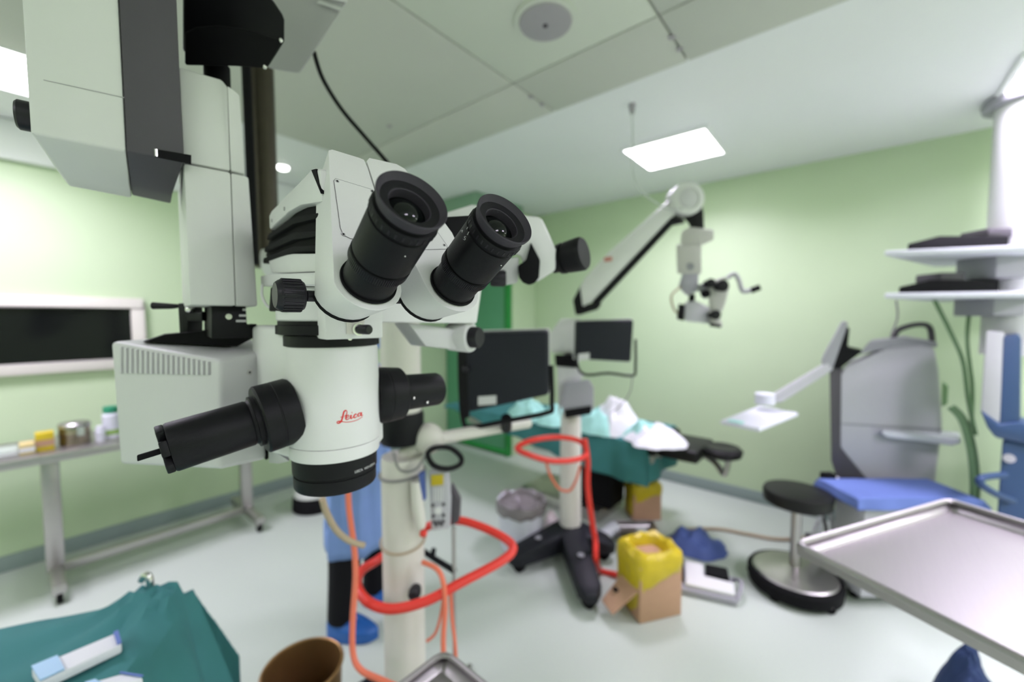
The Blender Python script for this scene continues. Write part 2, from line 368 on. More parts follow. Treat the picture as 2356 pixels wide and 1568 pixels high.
text_on(obj_ring, 'LEICA  WD=200mm', .0042, lambda u, v: pl(u, v), m_white, 'engraving')
# -- side handles
hd = (MR * -1 - UP * .19 - MY * .02).normalized(); h0 = m(-.046, .0, -.109)
hl = part('side_handle', MB().lathe(h0, hd, [(0, .037), (.004, .039), (.019, .039), (.0195, .0385), (.0205, .0385), (.021, .039), (.036, .039), (.038, .037), (.0385, .029), (.043, .029), (.0435, .026), (.046, .0245), (.048, .0255), (.116, .0255), (.118, .0245)], 48), m_black, ms)
for i in range(6):
    q = i * math.pi / 3; e = hd.orthogonal().normalized(); g = hd.cross(e); rr = e * math.cos(q) + g * math.sin(q); tt = e * -math.sin(q) + g * math.cos(q)
    part('end_segment', MB().box(h0 + hd * .1215 + rr * .017, (.007, .016, .015), (hd, tt, rr)), m_black, hl, bevel=.0015)
part('handle_hub', MB().cyl(h0 + hd * .117, h0 + hd * .123, .012), m_blackm, hl)
part('lever', MB().box(h0 + hd * .131 - MY * .002, (.024, .0035, .006), (hd, MY, UP)), m_blackm, hl, bevel=.001)
hd2 = (MR + UP * -.012 + MY * .0).normalized(); h1 = m(.047, .0, -.105)
hr = part('side_handle', MB().lathe(h1, hd2, [(0, .036), (.003, .038), (.016, .038), (.0165, .0375), (.0175, .0375), (.018, .038), (.040, .036), (.042, .034), (.0425, .0255), (.10, .024), (.104, .022)], 48), m_black, ms)
for px, py in ((952, 915), (983, 925)):
    q = onplane(px, py, m(0, -.0245, 0), MY)
    part('handle_rivet', MB().ball(q, .0022, n=10), m_chrome, hr)
# -- lamp housing behind-left of the body
DL1, DL2, DL3 = .50, .62, .555
def lampz(px, py, d): return W(px, py, d)
c1t, c1b = W(505, 827, DL1), W(505, 1080, DL1); c2t, c2b = W(254, 785, DL2), W(276, 1068, DL2); c3t, c3b = W(603, 812, DL3), W(612, 1058, DL3)
back = V((.0, .0, 0)) + MY * .10 + MR * .03
k2t, k2b = c2t + MR * .17 + MY * .02, c2b + MR * .17 + MY * .02
k3t, k3b = c3t + MY * .11 + MR * .01, c3b + MY * .11 + MR * .01
k2t = k2t + UP * .012; k3t = k3t + UP * .012
lh = MB().add([c1b, c3b, k3b, k2b, c2b, c1t, c3t, k3t, k2t, c2t], [[4, 3, 2, 1, 0], [5, 6, 7, 8, 9], [0, 1, 6, 5], [1, 2, 7, 6], [2, 3, 8, 7], [3, 4, 9, 8], [4, 0, 5, 9]])
lampo = part('lamp_housing', lh, m_lampgrey, ms, bevel=.006, seg=3)
nrm = (c1b - c1t).cross(c2t - c1t).normalized()
if nrm.dot(EYE - c1t) < 0: nrm = -nrm
for i in range(18):
    t = i / 17; xa = 281 + (481 - 281) * t; ya = 797 + (831 - 797) * t; yb = 858 + (862 - 858) * t
    q = [onplane(xa + dx, y, c1t, nrm) + nrm * .0002 for dx, y in ((-4, ya), (1.5, ya + 1), (1.5, yb), (-4, yb))]
    part('vent_slot', MB().prism(q, nrm * .0022), m_lampgrey, lampo, bevel=.0009)
    q2 = [onplane(xa + dx, y, c1t, nrm) + nrm * .0001 for dx, y in ((1.2, ya), (3.8, ya + 1), (3.8, yb), (1.2, yb))]
    part('vent_shade', MB().prism(q2, nrm * .0004), m_greyarm, lampo)  # grey strip standing in for the shade beside each louver
n2 = (c3t - c1t).cross(c1b - c1t).normalized()
if n2.dot(EYE - c1t) < 0: n2 = -n2
for px, py in ((573, 856), (580, 1020)):
    q = onplane(px, py, c1t, n2); part('housing_screw', MB().cyl(q, q + n2 * .0015, .0035, n=16), m_chrome, lampo)
    part('screw_slot', MB().cyl(q + n2 * .0012, q + n2 * .0018, .0016, n=6), m_dkgrey, lampo)
part('coupling_gap_shade', MB().prism([W(606, 830, .56), W(616, 840, .56), W(618, 1054, .56), W(612, 1058, .56)], MY * .06), m_blackm, ms)  # black piece standing in for the shade between lamp housing and body
part('lower_wedge', MB().prism([W(618, 1030, .545), W(666, 1060, .525), W(640, 1066, .54), W(619, 1064, .55)], MY * .05 + MR * .01), m_lampgrey, ms)
# -- black carriage block and column above the lamp
part('base_plate', MB().prism([W(330, 786, .60), W(545, 797, .575), W(592, 772, .56), W(590, 745, .56), W(465, 762, .56), W(380, 769, .60)], MY * .04), m_blackm, ms)
blk = part('carriage_block', MB().prism([my(486, 699, .12), my(566, 699, .12), my(568, 745, .12), my(590, 748, .12), my(590, 776, .12), my(486, 778, .12)], MY * .1), m_black, ms, bevel=.0015)
for xa, xb, y in ((558, 566, 712), (550, 566, 725.5), (543, 566, 738)):
    part('index_mark', MB().prism([my(xa, y - 2.5, .1198), my(xb, y - 2.5, .1198), my(xb, y + 2.5, .1198), my(xa, y + 2.5, .1198)], MY * -.0004), m_lampgrey, blk)
q = my(526, 728, .12); part('block_screw', MB().cyl(q, q - MY * .002, .0038, n=16), m_chrome, blk)
cl_ = part('clamp_bracket', MB().prism([W(408, 697, .60), W(430, 697, .60), W(432, 716, .60), W(464, 716, .58), W(464, 738, .58), W(432, 738, .60), W(432, 768, .60), W(412, 768, .60)], FW * .03), m_black, ms, bevel=.002)
part('clamp_lever', MB().tube([W(412, 703, .61), W(395, 704, .61), W(353, 703, .61)], lambda t: .0025 + .003 * t, 10), m_black, cl_)
q = W(437, 711, .59); part('clamp_bolt', MB().ball(q, .006, n=12), m_chrome, cl_)
col = part('column', mbox(-.1357, -.0885, .10, .26, .0155, .185), m_offwhite, ms, bevel=.003)
part('column_cover', MB().prism([m(-.0883, .10, .0155), m(-.0615, .115, .0155), m(-.0668, .115, .188), m(-.0883, .10, .185)], MY * .14), m_offwhite, ms, bevel=.003)
part('column_top', MB().prism([m(-.1357, .102, .187), m(-.0885, .102, .187), m(-.0885, .102, .292), m(-.092, .112, .302), m(-.1357, .112, .302)], MY * .12), m_offwhite, ms, bevel=.003)
part('column_top_cover', MB().prism([m(-.0883, .102, .187), m(-.0705, .115, .19), m(-.0735, .115, .292), m(-.0883, .105, .295)], MY * .11), m_offwhite, ms, bevel=.003)
part('pivot_pin', MB().cyl(m(-.088, .20, .30), m(-.088, .20, .36), .016), m_blackm, ms)
# -- motor housing with dark strip
def mot(x0, x1, yo, bl=0, br=0):
    prof = [(.09 + yo, .62), (.09 + yo, .183), (.15, .158), (.21, .158), (.21, .62)]
    mb = MB(); v0 = [m(x0 + (bl if z < .17 else 0), y, z + .004 * (z < .17)) for y, z in prof]; v1 = [m(x1 - (br if z < .17 else 0), y, z) for y, z in prof]
    n = len(prof); mb.add(v0 + v1, [list(range(n)), list(range(2 * n - 1, n - 1, -1))] + [[i, n + i, n + (i + 1) % n, (i + 1) % n] for i in range(n)]); return mb
part('motor_housing', mot(-.2555, -.1855, 0, .012), m_offwhite, ms, bevel=.003)
part('housing_seam', MB().prism([my(100, 183, .0897), my(309, 229, .0897), my(309, 230.5, .0897), my(100, 184.5, .0897)], MY * -.0003), m_greyarm, ms)
st = part('motor_strip', mot(-.185, -.136, -.0015, 0, .01), m_dkgrey, ms, bevel=.0015)
part('grip_recess', MB().prism([my(356, 343, .0882), my(440, 357, .0882), my(440, 378, .0882), my(356, 361, .0882)], MY * -.001), m_blackm, st)
q = my(359, 352, .087); part('grip_pin', MB().cyl(q - UP * .004, q + UP * .004, .002, n=10), m_chrome, st)
kb = m(-.257, .13, .0) ; q0 = W(98, 275, .44); part('brake_knob', MB().cyl(q0 + MR * .006, q0 - MR * .018, .0145, ch=.002), m_knob, ms)
# -- black bracket, grey arm, riser, cable
def rprism(P_, depth, sc=1):
    c = sum(P_, V()) / len(P_) - EYE; c.z = 0; return MB().prism(P_, c.normalized() * depth, sc)
def vprism(pts, d, depth, sc=1):
    P_ = [W(x, y, d) for x, y in pts]; c = sum(P_, V()) / len(P_); return MB().prism(P_, (c - EYE).normalized() * depth, sc)
brk = part('arm_bracket', vprism([(420, -80), (560, -80), (632, 5), (650, 32), (655, 45), (655, 95), (617, 155), (530, 150), (420, 120)], .585, .09), m_black, ms, bevel=.004)
part('bracket_cover', vprism([(425, 75), (450, 62), (500, 58), (560, 66), (650, 92), (615, 157), (540, 152), (425, 150)], .565, .05), m_blackm, ms, bevel=.003)
for x, y in ((646, 93), (609, 154)):
    q = W(x, y, .563); part('bracket_screw', MB().ball(q, .0028, n=10), m_chrome, brk)
part('swing_arm', vprism([(560, -60), (640, -60), (800, -40), (798, 6), (690, 170), (618, 158), (590, 120)], .80, .12), m_greyarm, ms, bevel=.006)
part('swing_arm_cap', vprism([(640, -60), (800, -45), (799, 6), (770, 2), (690, -20)], .795, .05), m_white, ms, bevel=.003)
part('arm_label', MB().prism([W(735, 0, .794), W(787, 18, .794), W(780, 24, .794), W(728, 6, .794)], FW * .001), m_lampgrey, ms)
rz = L(-.735, 1.25, 0)
part('riser', MB().lathe(V((rz.x, rz.y, 1.70)), UP, [(0, .034), (.75, .034)], 32), m_brown, ms)
part('riser_cable_duct', MB().cyl(L(-.73, 1.18, 1.70), L(-.735, 1.18, 2.45), .012), m_blackm, ms)
part('cross_arm', MB().tube([V((rz.x, rz.y, 1.72)), V((PX, PY, 1.72))], .045, 20), m_offwhite, ms)
part('upper_cross_arm', MB().tube([V((rz.x, rz.y, 2.38)), W(640, -60, .85)], .05, 20), m_greyarm, ms)
part('hanging_cable', MB().tube([W(722, 118, .82), W(742, 180, .84), W(785, 250, .86), W(840, 315, .86), W(900, 385, .84), W(960, 470, .8)], .0042, 10), m_black, ms)
# -- binocular tube head
PH = math.radians(32.083); AXA = (MY * -math.cos(PH) + UP * math.sin(PH)); GG = (MY * math.sin(PH) + UP * math.cos(PH))
NECK = .0872
def tube_head(sgn, poly_top, name_e):
    ec = m(sgn * .03906, -.292, .07673); nk = ec - AXA * NECK
    fp = nk - AXA * .003
    top = [onplane(px, py, fp, AXA) for px, py in poly_top]
    R = .0272; arc = []
    for i in range(15):
        q = math.radians(185 + 170 * i / 14) if 1 else 0
        arc.append(fp + MR * (R * math.cos(q)) + GG * (R * math.sin(q)))
    fr_ = arc + top; na = len(arc); n_ = len(fr_)
    lift = lambda i: GG * .0205 if i < na else V()
    bk_ = [p_ - AXA * .047 + lift(i) for i, p_ in enumerate(fr_)]
    hm = MB().add(fr_ + bk_, [list(range(n_)), list(range(2 * n_ - 1, n_ - 1, -1))] + [[i, n_ + i, n_ + (i + 1) % n_, (i + 1) % n_] for i in range(n_)])
    o = part('tube_housing', hm, m_white, ms, bevel=.0035, seg=3)
    part('housing_edge', MB().prism([bk_[i] - AXA * .0002 for i in range(na)], AXA * -.004), m_blackm, o)
    ey = part('eyepiece', MB().lathe(ec, -AXA, [(.0052, .0150), (.0044, .0212), (.0008, .0236), (.0008, .0242), (.003, .0238), (.0085, .0212), (.0105, .0212), (.011, .0232), (.0125, .0238), (.017, .0238), (.0175, .0222), (.0205, .0218), (.021, .0228), (.023, .0230), (.055, .0230), (.0555, .0215), (.057, .0215), (.0575, .0228), (.066, .0228), (.067, .0208), (.0885, .0206)], 64, caps=False), m_black, o)
    part('eyecup', MB().lathe(ec, -AXA, [(.0125, .0138), (.0062, .0142), (.0057, .0147), (.0050, .0200), (.0042, .0210), (.0004, .0237), (-.0004, .0241), (.0004, .0246), (.003, .0242), (.0088, .0216)], 64, caps=False), m_rubber, ey)
    part('lens', MB().lathe(ec, -AXA, [(.0064, .0003), (.0066, .0025), (.0073, .005), (.0085, .0076), (.0102, .0101), (.0122, .0122), (.0132, .0139)], 48, caps=False), m_glass, ey)
    part('lens_well', MB().lathe(ec, -AXA, [(.006, .0143), (.0145, .0140), (.0146, .001)], 40, caps=False), m_blackm, ey)
    kn = MB(); e = MR; g = GG
    for i in range(90):
        q = 2 * math.pi * i / 90; rr = e * math.cos(q) + g * math.sin(q); tt = e * -math.sin(q) + g * math.cos(q)
        kn.box(ec - AXA * .0617 + rr * .0229, (.0008, .0007, .0072), (tt, rr, AXA))
    ko = part('knurl', kn, m_knob, ey, weld=False); ko['kind'] = 'stuff'
    part('neck_seal', MB().lathe(nk - AXA * .0015, AXA, [(0, .0225), (.0016, .0222), (.0018, .0207)], 48), m_blackm, o)
    gr = MB()
    for i in range(30):
        q = 2 * math.pi * i / 30; rr = e * math.cos(q) + g * math.sin(q); tt = e * -math.sin(q) + g * math.cos(q)
        gr.box(ec - AXA * .0148 + rr * .0238, (.0012, .0006, .004), (tt, rr, AXA))
    go = part('dioptre_ribs', gr, m_knob, ey, weld=False); go['kind'] = 'stuff'
    return o, ey, fp, ec
hl1, e1, fp1, ec1 = tube_head(-1, [(903, 640), (893, 560), (868, 455), (846, 385), (838, 367), (826, 362), (764, 343), (756, 345)], 'l')
hl2, e2, fp2, ec2 = tube_head(1, [(1094, 650), (1075, 575), (1010, 500), (955, 428), (935, 395), (915, 380), (848, 364), (844, 372), (866, 430), (925, 560), (970, 625)][:1] + [(1094, 650), (1040, 535), (955, 420), (932, 388), (912, 377), (850, 363), (844, 370), (862, 425)], 'r')
# cover plates with screws
def cover(o, fp, pts, screws, lw=.00035):
    P_ = [onplane(x, y, fp + AXA * .0001, AXA) for x, y in pts]; mb = MB(); n = len(P_)
    mb2 = MB().prism([p_ for p_ in P_], AXA * .0004)
    pl_ = part('cover_plate', mb2, m_white, o, bevel=.0002, seg=1)
    ln = MB(); ln.tube([p_ + AXA * .0003 for p_ in P_], .00022, 6, 1, True); part('plate_joint', ln, m_dkgrey, pl_)
    for x, y in screws:
        q = onplane(x, y, fp + AXA * .0004, AXA); part('plate_screw', MB().cyl(q, q + AXA * .0004, .0016, n=16), m_greyarm, pl_)
        part('screw_socket', MB().cyl(q + AXA * .0003, q + AXA * .0006, .0009, n=6), m_blackm, pl_)
cover(hl1, fp1, [(768, 416), (772, 411), (858, 437), (890, 560), (806, 549), (790, 541), (783, 525)], [(776, 417), (790, 539), (856, 440)])
cover(hl2, fp2, [(960, 500), (1005, 532), (1028, 565), (1028, 573), (960, 575)], [(1022, 564)])
# scale marks on the right eyepiece
def onbarrel(px, py, ec, R):
    r = ray(px, py); d = r - AXA * r.dot(AXA); o = (EYE - ec); o = o - AXA * o.dot(AXA)
    A = d.dot(d); B = 2 * o.dot(d); C = o.dot(o) - R * R; t = (-B - math.sqrt(max(0, B * B - 4 * A * C))) / (2 * A)
    return EYE + r * t
mk = MB(); s3 = lambda x, y: onbarrel(x, y, ec2, .0233); K4 = lambda P_: [(780 + x / 4.357, 380 + y / 4.357) for x, y in P_]
for P_ in ([(1303, 665), (1285, 697)], [(1290, 618), (1280, 640)], [(1218, 660), (1238, 650), (1232, 672)], [(1275, 720), (1264, 712), (1256, 722), (1266, 736), (1258, 748), (1244, 738)]):
    ribbon(mk, K4(P_), .9, s3)
part('scale_mark', mk, m_lampgrey, e2, weld=False)
for ec, x, y, e in ((ec1, 932, 589, e1), (ec2, 1153, 610, e2)):
    q = onbarrel(x, y, ec, .0231); part('grub_screw', MB().ball(q, .0007, n=8), m_chrome, e)
# knob and shaft for eye distance
kx0, ky, kz = -.0935, -.155, .0188
kn = MB().lathe(m(kx0, ky, kz), MR, [(0, .0105), (.0025, .0125), (.005, .0132), (.019, .0132), (.0215, .0118), (.022, .0105)], 48)
kno = part('width_knob', kn, m_knob, ms)
for i in range(24):
    q = 2 * math.pi * i / 24; rr = MY * math.cos(q) + UP * math.sin(q); tt = MY * -math.sin(q) + UP * math.cos(q)
    part('knob_rib', MB().box(m(kx0 + .012, ky, kz) + rr * .0134, (.015, .0016, .0014), (MR, tt, rr)), m_knob, kno, bevel=.0004, seg=1)
part('knob_shaft', MB().lathe(m(kx0 + .02, ky, kz), MR, [(0, .0045), (.003, .005), (.004, .0042), (.0045, .0048), (.12, .0048), (.1205, .0058), (.13, .0058)], 24), m_knob, ms)
# side of the tilting mechanism
def sprism(pts, x, dx): return MB().prism([mx_(px, py, x) for px, py in pts], MR * dx)
part('swivel_plate', sprism([(600, 634), (622, 630), (745, 625), (746, 654), (600, 658)], -.055, .10), m_white, ms, bevel=.002)
part('lower_tilt_block', sprism([(617, 596), (622, 590), (672, 583), (741, 582), (743, 624), (640, 628), (623, 627)], -.05, .085), m_white, ms, bevel=.002)
part('upper_tilt_block', sprism([(619, 494), (624, 484), (682, 424), (714, 390), (722, 386), (736, 388), (740, 464), (690, 472), (662, 488), (620, 528)], -.052, .09), m_white, ms, bevel=.0025)
be = part('bellows', sprism([(624, 530), (664, 492), (692, 478), (740, 470), (743, 582), (672, 582), (625, 594), (610, 590)], -.044, .07), m_blackm, ms, bevel=.002)
for pts in ([(618, 536), (668, 500), (740, 486), (741, 500), (672, 516), (612, 552)], [(610, 566), (672, 534), (741, 528), (742, 542), (674, 552), (606, 580)], [(606, 592), (672, 566), (742, 562), (742, 574), (674, 580), (604, 606)]):
    part('pleat', sprism(pts, -.051, .08), m_blackm, be, bevel=.002)
part('tilt_gap_shade', sprism([(716, 391), (727, 388), (738, 445)], -.0528, .05), m_blackm, ms)  # black wedge painted in for the shade inside the tilt gap
for x, y in ((655, 480), (626, 507)):
    q = mx_(x, y, -.052); part('block_screw', MB().cyl(q, q - MR * .001, .0022, n=14), m_greyarm, ms)
part('sensor_block', sprism([(622, 660), (648, 660), (648, 716), (618, 716), (620, 690)], -.062, .03), m_blackm, ms, bevel=.002)
part('sensor_cable', MB().tube([mx_(603, 655, -.06), mx_(603, 680, -.06), mx_(612, 700, -.06), mx_(622, 708, -.06)], .0018, 8), m_white, ms)
part('rear_bellows', MB().prism([W(1024, 498, .46), W(1088, 494, .48), W(1090, 560, .48), W(1040, 585, .46), W(1024, 560, .46)], MY * .05), m_blackm, ms, bevel=.003)
# -- assistant's scope on the right
part('beam_splitter_arm', MB().prism([my(868, 610, -.02), my(930, 575, -.02), (my(1112, 648, -.02)), my(1098, 744, -.02), my(868, 741, -.02)], MY * .06), m_white, ms, bevel=.003)
part('lower_arm', MB().prism([my(938, 742, .0), my(1048, 756, .0), my(1066, 806, .0), my(980, 797, .0)], MY * .05), m_lampgrey, ms, bevel=.003)
bo = my(1062, 776, -.005); bs = part('swivel_boss', MB().lathe(bo + MY * .03, (MR * .45 - MY).normalized(), [(0, .022), (.034, .024), (.038, .0225), (.0385, .016)], 40), m_white, ms)
bn = (MR * .45 - MY).normalized(); part('swivel_knob', MB().lathe(bo + MY * .03 + bn * .036, bn, [(0, .0165), (.014, .0165), (.017, .0145)], 32), m_knob, bs)
asc = part('assistant_body', vprism([(1015, 497), (1030, 487), (1085, 470), (1150, 478), (1211, 496), (1240, 498), (1248, 505), (1280, 574), (1279, 622), (1235, 650), (1215, 640), (1200, 590), (1120, 560), (1015, 560)], .70, .09), m_white, ms, bevel=.005)
part('assistant_lever', vprism([(1221, 556), (1243, 598), (1240, 638), (1231, 651), (1217, 656), (1203, 650), (1194, 638), (1191, 611), (1210, 598)], .685, .02), m_blackm, ms, bevel=.003)
part('assistant_mount', vprism([(1110, 600), (1195, 590), (1192, 650), (1165, 656), (1110, 640)], .70, .06), m_lampgrey, ms, bevel=.004)
part('assistant_ring', MB().lathe(W(1128, 640, .68), RT, [(0, .012), (.004, .0135), (.022, .0135), (.026, .011)], 24), m_knob, ms)
ea = W(1272, 600, .735); eb = W(1352, 580, .70); dv = (eb - ea).normalized()
part('assistant_eyepiece', MB().lathe(ea, dv, [(0, .022), (.014, .022), (.0145, .026), (.022, .027), (.0225, .023), (.028, .023), (.0285, .027), (.05, .0285), (.056, .0285), (.06, .026), (.0605, .012)], 40), m_black, ms)
# -- floor stand of this microscope
part('pillar', MB().lathe(V((PX, PY, .16)), UP, [(0, .066), (.93, .066), (.95, .064)], 40), m_beige, ms)
part('pillar_band', MB().lathe(V((PX, PY, 1.155)), UP, [(0, .064), (.012, .070), (.09, .070), (.10, .066)], 40), m_black, ms)
part('pillar_top', MB().lathe(V((PX, PY, 1.255)), UP, [(0, .062), (.22, .062), (.46, .055), (.50, .05)], 40), m_beige, ms)
bs_ = MB()
for a_ in (0, 90, 180, 270):
    q = math.radians(a_) + HEAD + .78; d_ = V((math.cos(q), math.sin(q), 0)); n_ = V((-d_.y, d_.x, 0)); c_ = V((PX, PY, 0))
    lg_ = MB().prism([c_ + n_ * .09 + UP * .09, c_ - n_ * .09 + UP * .09, c_ + d_ * .33 - n_ * .05 + UP * .075, c_ + d_ * .33 + n_ * .05 + UP * .075], UP * .07)
    part('base_leg', lg_, m_basecast, ms, bevel=.01); e_ = c_ + d_ * .29
    part('caster', MB().cyl(e_ + n_ * .02 + UP * .04, e_ - n_ * .02 + UP * .04, .04), m_blackm, ms)
part('pillar_foot', MB().lathe(V((PX, PY, .08)), UP, [(0, .13), (.06, .12), (.085, .07)], 32), m_basecast, ms)
# side arm of the stand carrying the monitor
a0 = V((PX, PY, 1.11)); 
arm_pts = [W(985, 1012, 1.30), W(1080, 995, 1.42), W(1215, 972, 1.65)]
part('monitor_arm', MB().tube([a0] + arm_pts, .021, 16, 1), m_beige, ms)
part('monitor_arm_hub', MB().ball(W(985, 1008, 1.3), .05, (1, 1, 1), 24), m_beige, ms)
part('cable_keeper', MB().tube([W(905, 1040, 1.235), W(920, 1080, 1.235), W(955, 1080, 1.23), W(978, 1050, 1.25)], .004, 8), m_greyc, ms)
part('pillar_knob', MB().lathe(W(958, 1352, 1.24), -FW, [(0, .016), (.02, .02), (.035, .018), (.04, .012)], 20), m_knob, ms)

# ------------------------------------------------------------------ shared builders
def drape(c, X, Y, hx, hy, zt, over, amp=.02, nf=9, seed=0, bump=None, flare=.08, n=56, zmin=.0, ek=None):
    """cloth laid over a rectangle: flat on top, hanging in folds beyond the edges"""
    c = V(c)
    def f(u, v):
        a, b = (u * 2 - 1) * (hx + over), (v * 2 - 1) * (hy + over)
        ea, eb = max(0, abs(a) - hx), max(0, abs(b) - hy); e = max(ea, eb)
        sa, sb = math.copysign(min(abs(a), hx), a), math.copysign(min(abs(b), hy), b)
        ph = (sa + sb * 1.3) * nf * 3 + seed
        if ek: f_ = ek(sa, sb); e *= f_; ea *= f_; eb *= f_
        out = (.012 + flare * e + amp * (1 + math.sin(ph)) * min(1, e / .15)) if e > 0 else 0
        z = zt - e + .004 * noise.noise(V((a * 6, b * 6, seed)))
        if ea > 0 and eb > 0: z += min(ea, eb) * .35; out *= 1.6
        px_ = sa + (math.copysign(out, a) if ea > 0 else 0); py_ = sb + (math.copysign(out, b) if eb > 0 else 0)
        p_ = c + X * px_ + Y * py_; 
        if bump and e == 0: z += bump(px_, py_)
        return V((p_.x, p_.y, max(z, zmin)))
    return MB().grid(f, n, n)
def heap(c, rx, ry, h, seed=0, X=V((1, 0, 0)), Y=V((0, 1, 0)), n=34, fr=9, rough=.35):
    c = V(c)
    def f(u, v):
        q, r = u * 2 * math.pi, v
        wob = 1 + .28 * noise.noise(V((math.cos(q) * 2 + seed, math.sin(q) * 2, seed)))
        z = h * (1 - r ** 2.2) * (1 + rough * noise.noise(V((math.cos(q) * r * fr * rx * 2 + seed, math.sin(q) * r * fr * ry * 2, seed * 3)))) + .004
        z += h * .25 * abs(noise.noise(V((math.cos(q) * r * fr, math.sin(q) * r * fr * .6, seed + 5)))) * (1 - r)
        return c + X * (rx * r * wob * math.cos(q)) + Y * (ry * r * wob * math.sin(q)) + UP * max(0, z)
    return MB().grid(f, n, 14)
def tray(t, cs, h, m_, rim=.006, name='tray'):
    """shallow sheet-metal tray: cs four corner points of the rim, h depth"""
    c = sum(cs, V()) / 4; mb = MB(); ins = [p_ + (c - p_).normalized() * .03 - UP * h for p_ in cs]
    mb.add(list(cs) + ins, [[4, 5, 6, 7]] + [[i, (i + 1) % 4, 4 + (i + 1) % 4, 4 + i] for i in range(4)])
    o = part(name, mb, m_, t, solid=.0015)
    q = []
    for i in range(4):
        a_, b_, d_ = cs[i - 1], cs[i], cs[(i + 1) % 4]; k = .03
        for s_ in range(5):
            u = s_ / 4; p1 = b_ + (a_ - b_).normalized() * k; p2 = b_ + (d_ - b_).normalized() * k
            q.append(p1 * (1 - u) ** 2 + b_ * 2 * u * (1 - u) + p2 * u * u)
    part('rim', MB().tube(q, rim, 8, 1, True), m_, o); return o
def caster(t, p_, r=.03, w=.02, mt=None):
    c = V((p_[0], p_[1], r)); q = part('caster', MB().cyl(c - V((w / 2, 0, 0)), c + V((w / 2, 0, 0)), r, ch=.003), mt or m_blackm, t)
    part('caster_fork', MB().box(c + UP * r * .7, (w * 1.5, r * 1.1, r * 1.0)), m_steel2, q, bevel=.004)

# ------------------------------------------------------------------ monitors
def monitor(t, tl, tr, bl, br, handle_y, d, depth, tagpx, yoke):
    P_ = [W(*tl, d), W(*tr, d), W(*br, d), W(*bl, d)]
    n_ = (P_[1] - P_[0]).cross(P_[3] - P_[0]).normalized()
    if n_.dot(EYE - P_[0]) < 0: n_ = -n_
    cs = part('casing', MB().prism([p_ - n_ * .0 for p_ in P_], n_ * -depth, 1.06), m_monitor, t, bevel=.012, seg=3)
    part('bezel', MB().prism([p_ - n_ * depth + (p_ - sum(P_, V()) / 4) * .08 for p_ in P_], n_ * -.012), m_offwhite, t, bevel=.003)
    if tagpx:
        (x0_, y0_), (x1_, y1_) = tagpx
        part('asset_tag', MB().prism([onplane(x, y, P_[0] + n_ * .001, n_) for x, y in ((x0_, y0_), (x1_, y0_ - 3), (x1_, y1_ - 3), (x0_, y1_))], n_ * .001), m_lampgrey, cs)
    return P_, n_, cs
DM1 = 1.42
mo = thing('monitor', 'large dark monitor seen from behind on a black yoke over the white side arm', 'monitor', W(1165, 985, 1.45))
P_, n_, cs = monitor(mo, (1072, 768), (1262, 762), (1078, 948), (1262, 908), 0, DM1, .06, ((1100, 912), (1142, 932)), 0)
yk = [W(1058, 812, 1.44), W(1060, 900, 1.44), W(1066, 968, 1.44), W(1085, 982, 1.44), W(1180, 965, 1.44), W(1262, 948, 1.44), W(1270, 930, 1.44), W(1268, 840, 1.44)]
part('yoke', MB().tube(yk, .009, 10, 3), m_black, mo)
part('yoke_knob', MB().ball(W(1072, 848, 1.405), .012, n=12), m_knob, mo)
part('yoke_plate', MB().prism([W(1052, 780, 1.43), W(1078, 775, 1.43), W(1080, 960, 1.43), W(1062, 965, 1.43)], FW * .02), m_black, mo, bevel=.003)
part('foot', MB().cyl(W(1165, 985, 1.52), W(1165, 962, 1.46), .02), m_black, mo)
mo2 = thing('monitor', 'smaller dark monitor seen from behind on the second microscope stand', 'monitor', W(1395, 868, 2.35))
P_, n_, cs = monitor(mo2, (1330, 740), (1458, 736), (1328, 825), (1452, 832), 0, 2.32, .07, ((1330, 814), (1356, 829)), 0)
part('yoke', MB().tube([W(1462, 780, 2.36), W(1462, 845, 2.36), W(1455, 864, 2.36), W(1400, 858, 2.36), W(1350, 862, 2.36), W(1330, 845, 2.36), W(1326, 800, 2.36)], .008, 8, 3), m_black, mo2)
part('signal_cable', MB().tube([W(1455, 865, 2.4), W(1450, 900, 2.4), W(1430, 930, 2.42), W(1405, 950, 2.45)], .003, 6), m_greyc, mo2)

# ------------------------------------------------------------------ second microscope on its stand
P2 = G(1311, 1268); 
s2 = thing('surgical_microscope', 'second beige microscope with a long diagonal arm and black cross base beside the operating table', 'microscope', (P2.x, P2.y, 0))
part('pole', MB().lathe(V((P2.x, P2.y, .1)), UP, [(0, .072), (.80, .066), (.82, .062)], 32), m_beige, s2)
part('pole_collar', MB().lathe(V((P2.x, P2.y, .92)), UP, [(0, .055), (.20, .05)], 24), m_beige, s2)
part('upper_pole', MB().lathe(V((P2.x, P2.y, 1.1)), UP, [(0, .05), (.4, .05)], 24), m_offwhite, s2)
dq = 2.55
part('control_box', vprism([(1298, 880), (1355, 872), (1366, 890), (1366, 945), (1300, 955), (1290, 930)], 2.45, .14), m_panelgrey, s2, bevel=.01)
part('control_box_foot', vprism([(1298, 942), (1362, 932), (1360, 952), (1300, 962)], 2.44, .16), m_blackm, s2, bevel=.008)
part('hub_block', vprism([(1276, 815), (1330, 815), (1330, 846), (1278, 842)], 2.5, .14), m_blackm, s2, bevel=.006)
part('hub_column', vprism([(1282, 842), (1320, 846), (1345, 862), (1330, 880), (1300, 900), (1285, 960)], 2.5, .1), m_lampgrey, s2, bevel=.008)
part('balance_box', vprism([(1262, 770), (1290, 733), (1335, 733), (1335, 812), (1268, 812)], 2.55, .2), m_offwhite, s2, bevel=.012)
ja = W(1342, 700, 2.5)
part('lower_joint', vprism([(1318, 690), (1338, 652), (1352, 700), (1380, 688), (1384, 700), (1375, 712), (1335, 724), (1324, 724)], 2.48, .1), m_black, s2, bevel=.008)
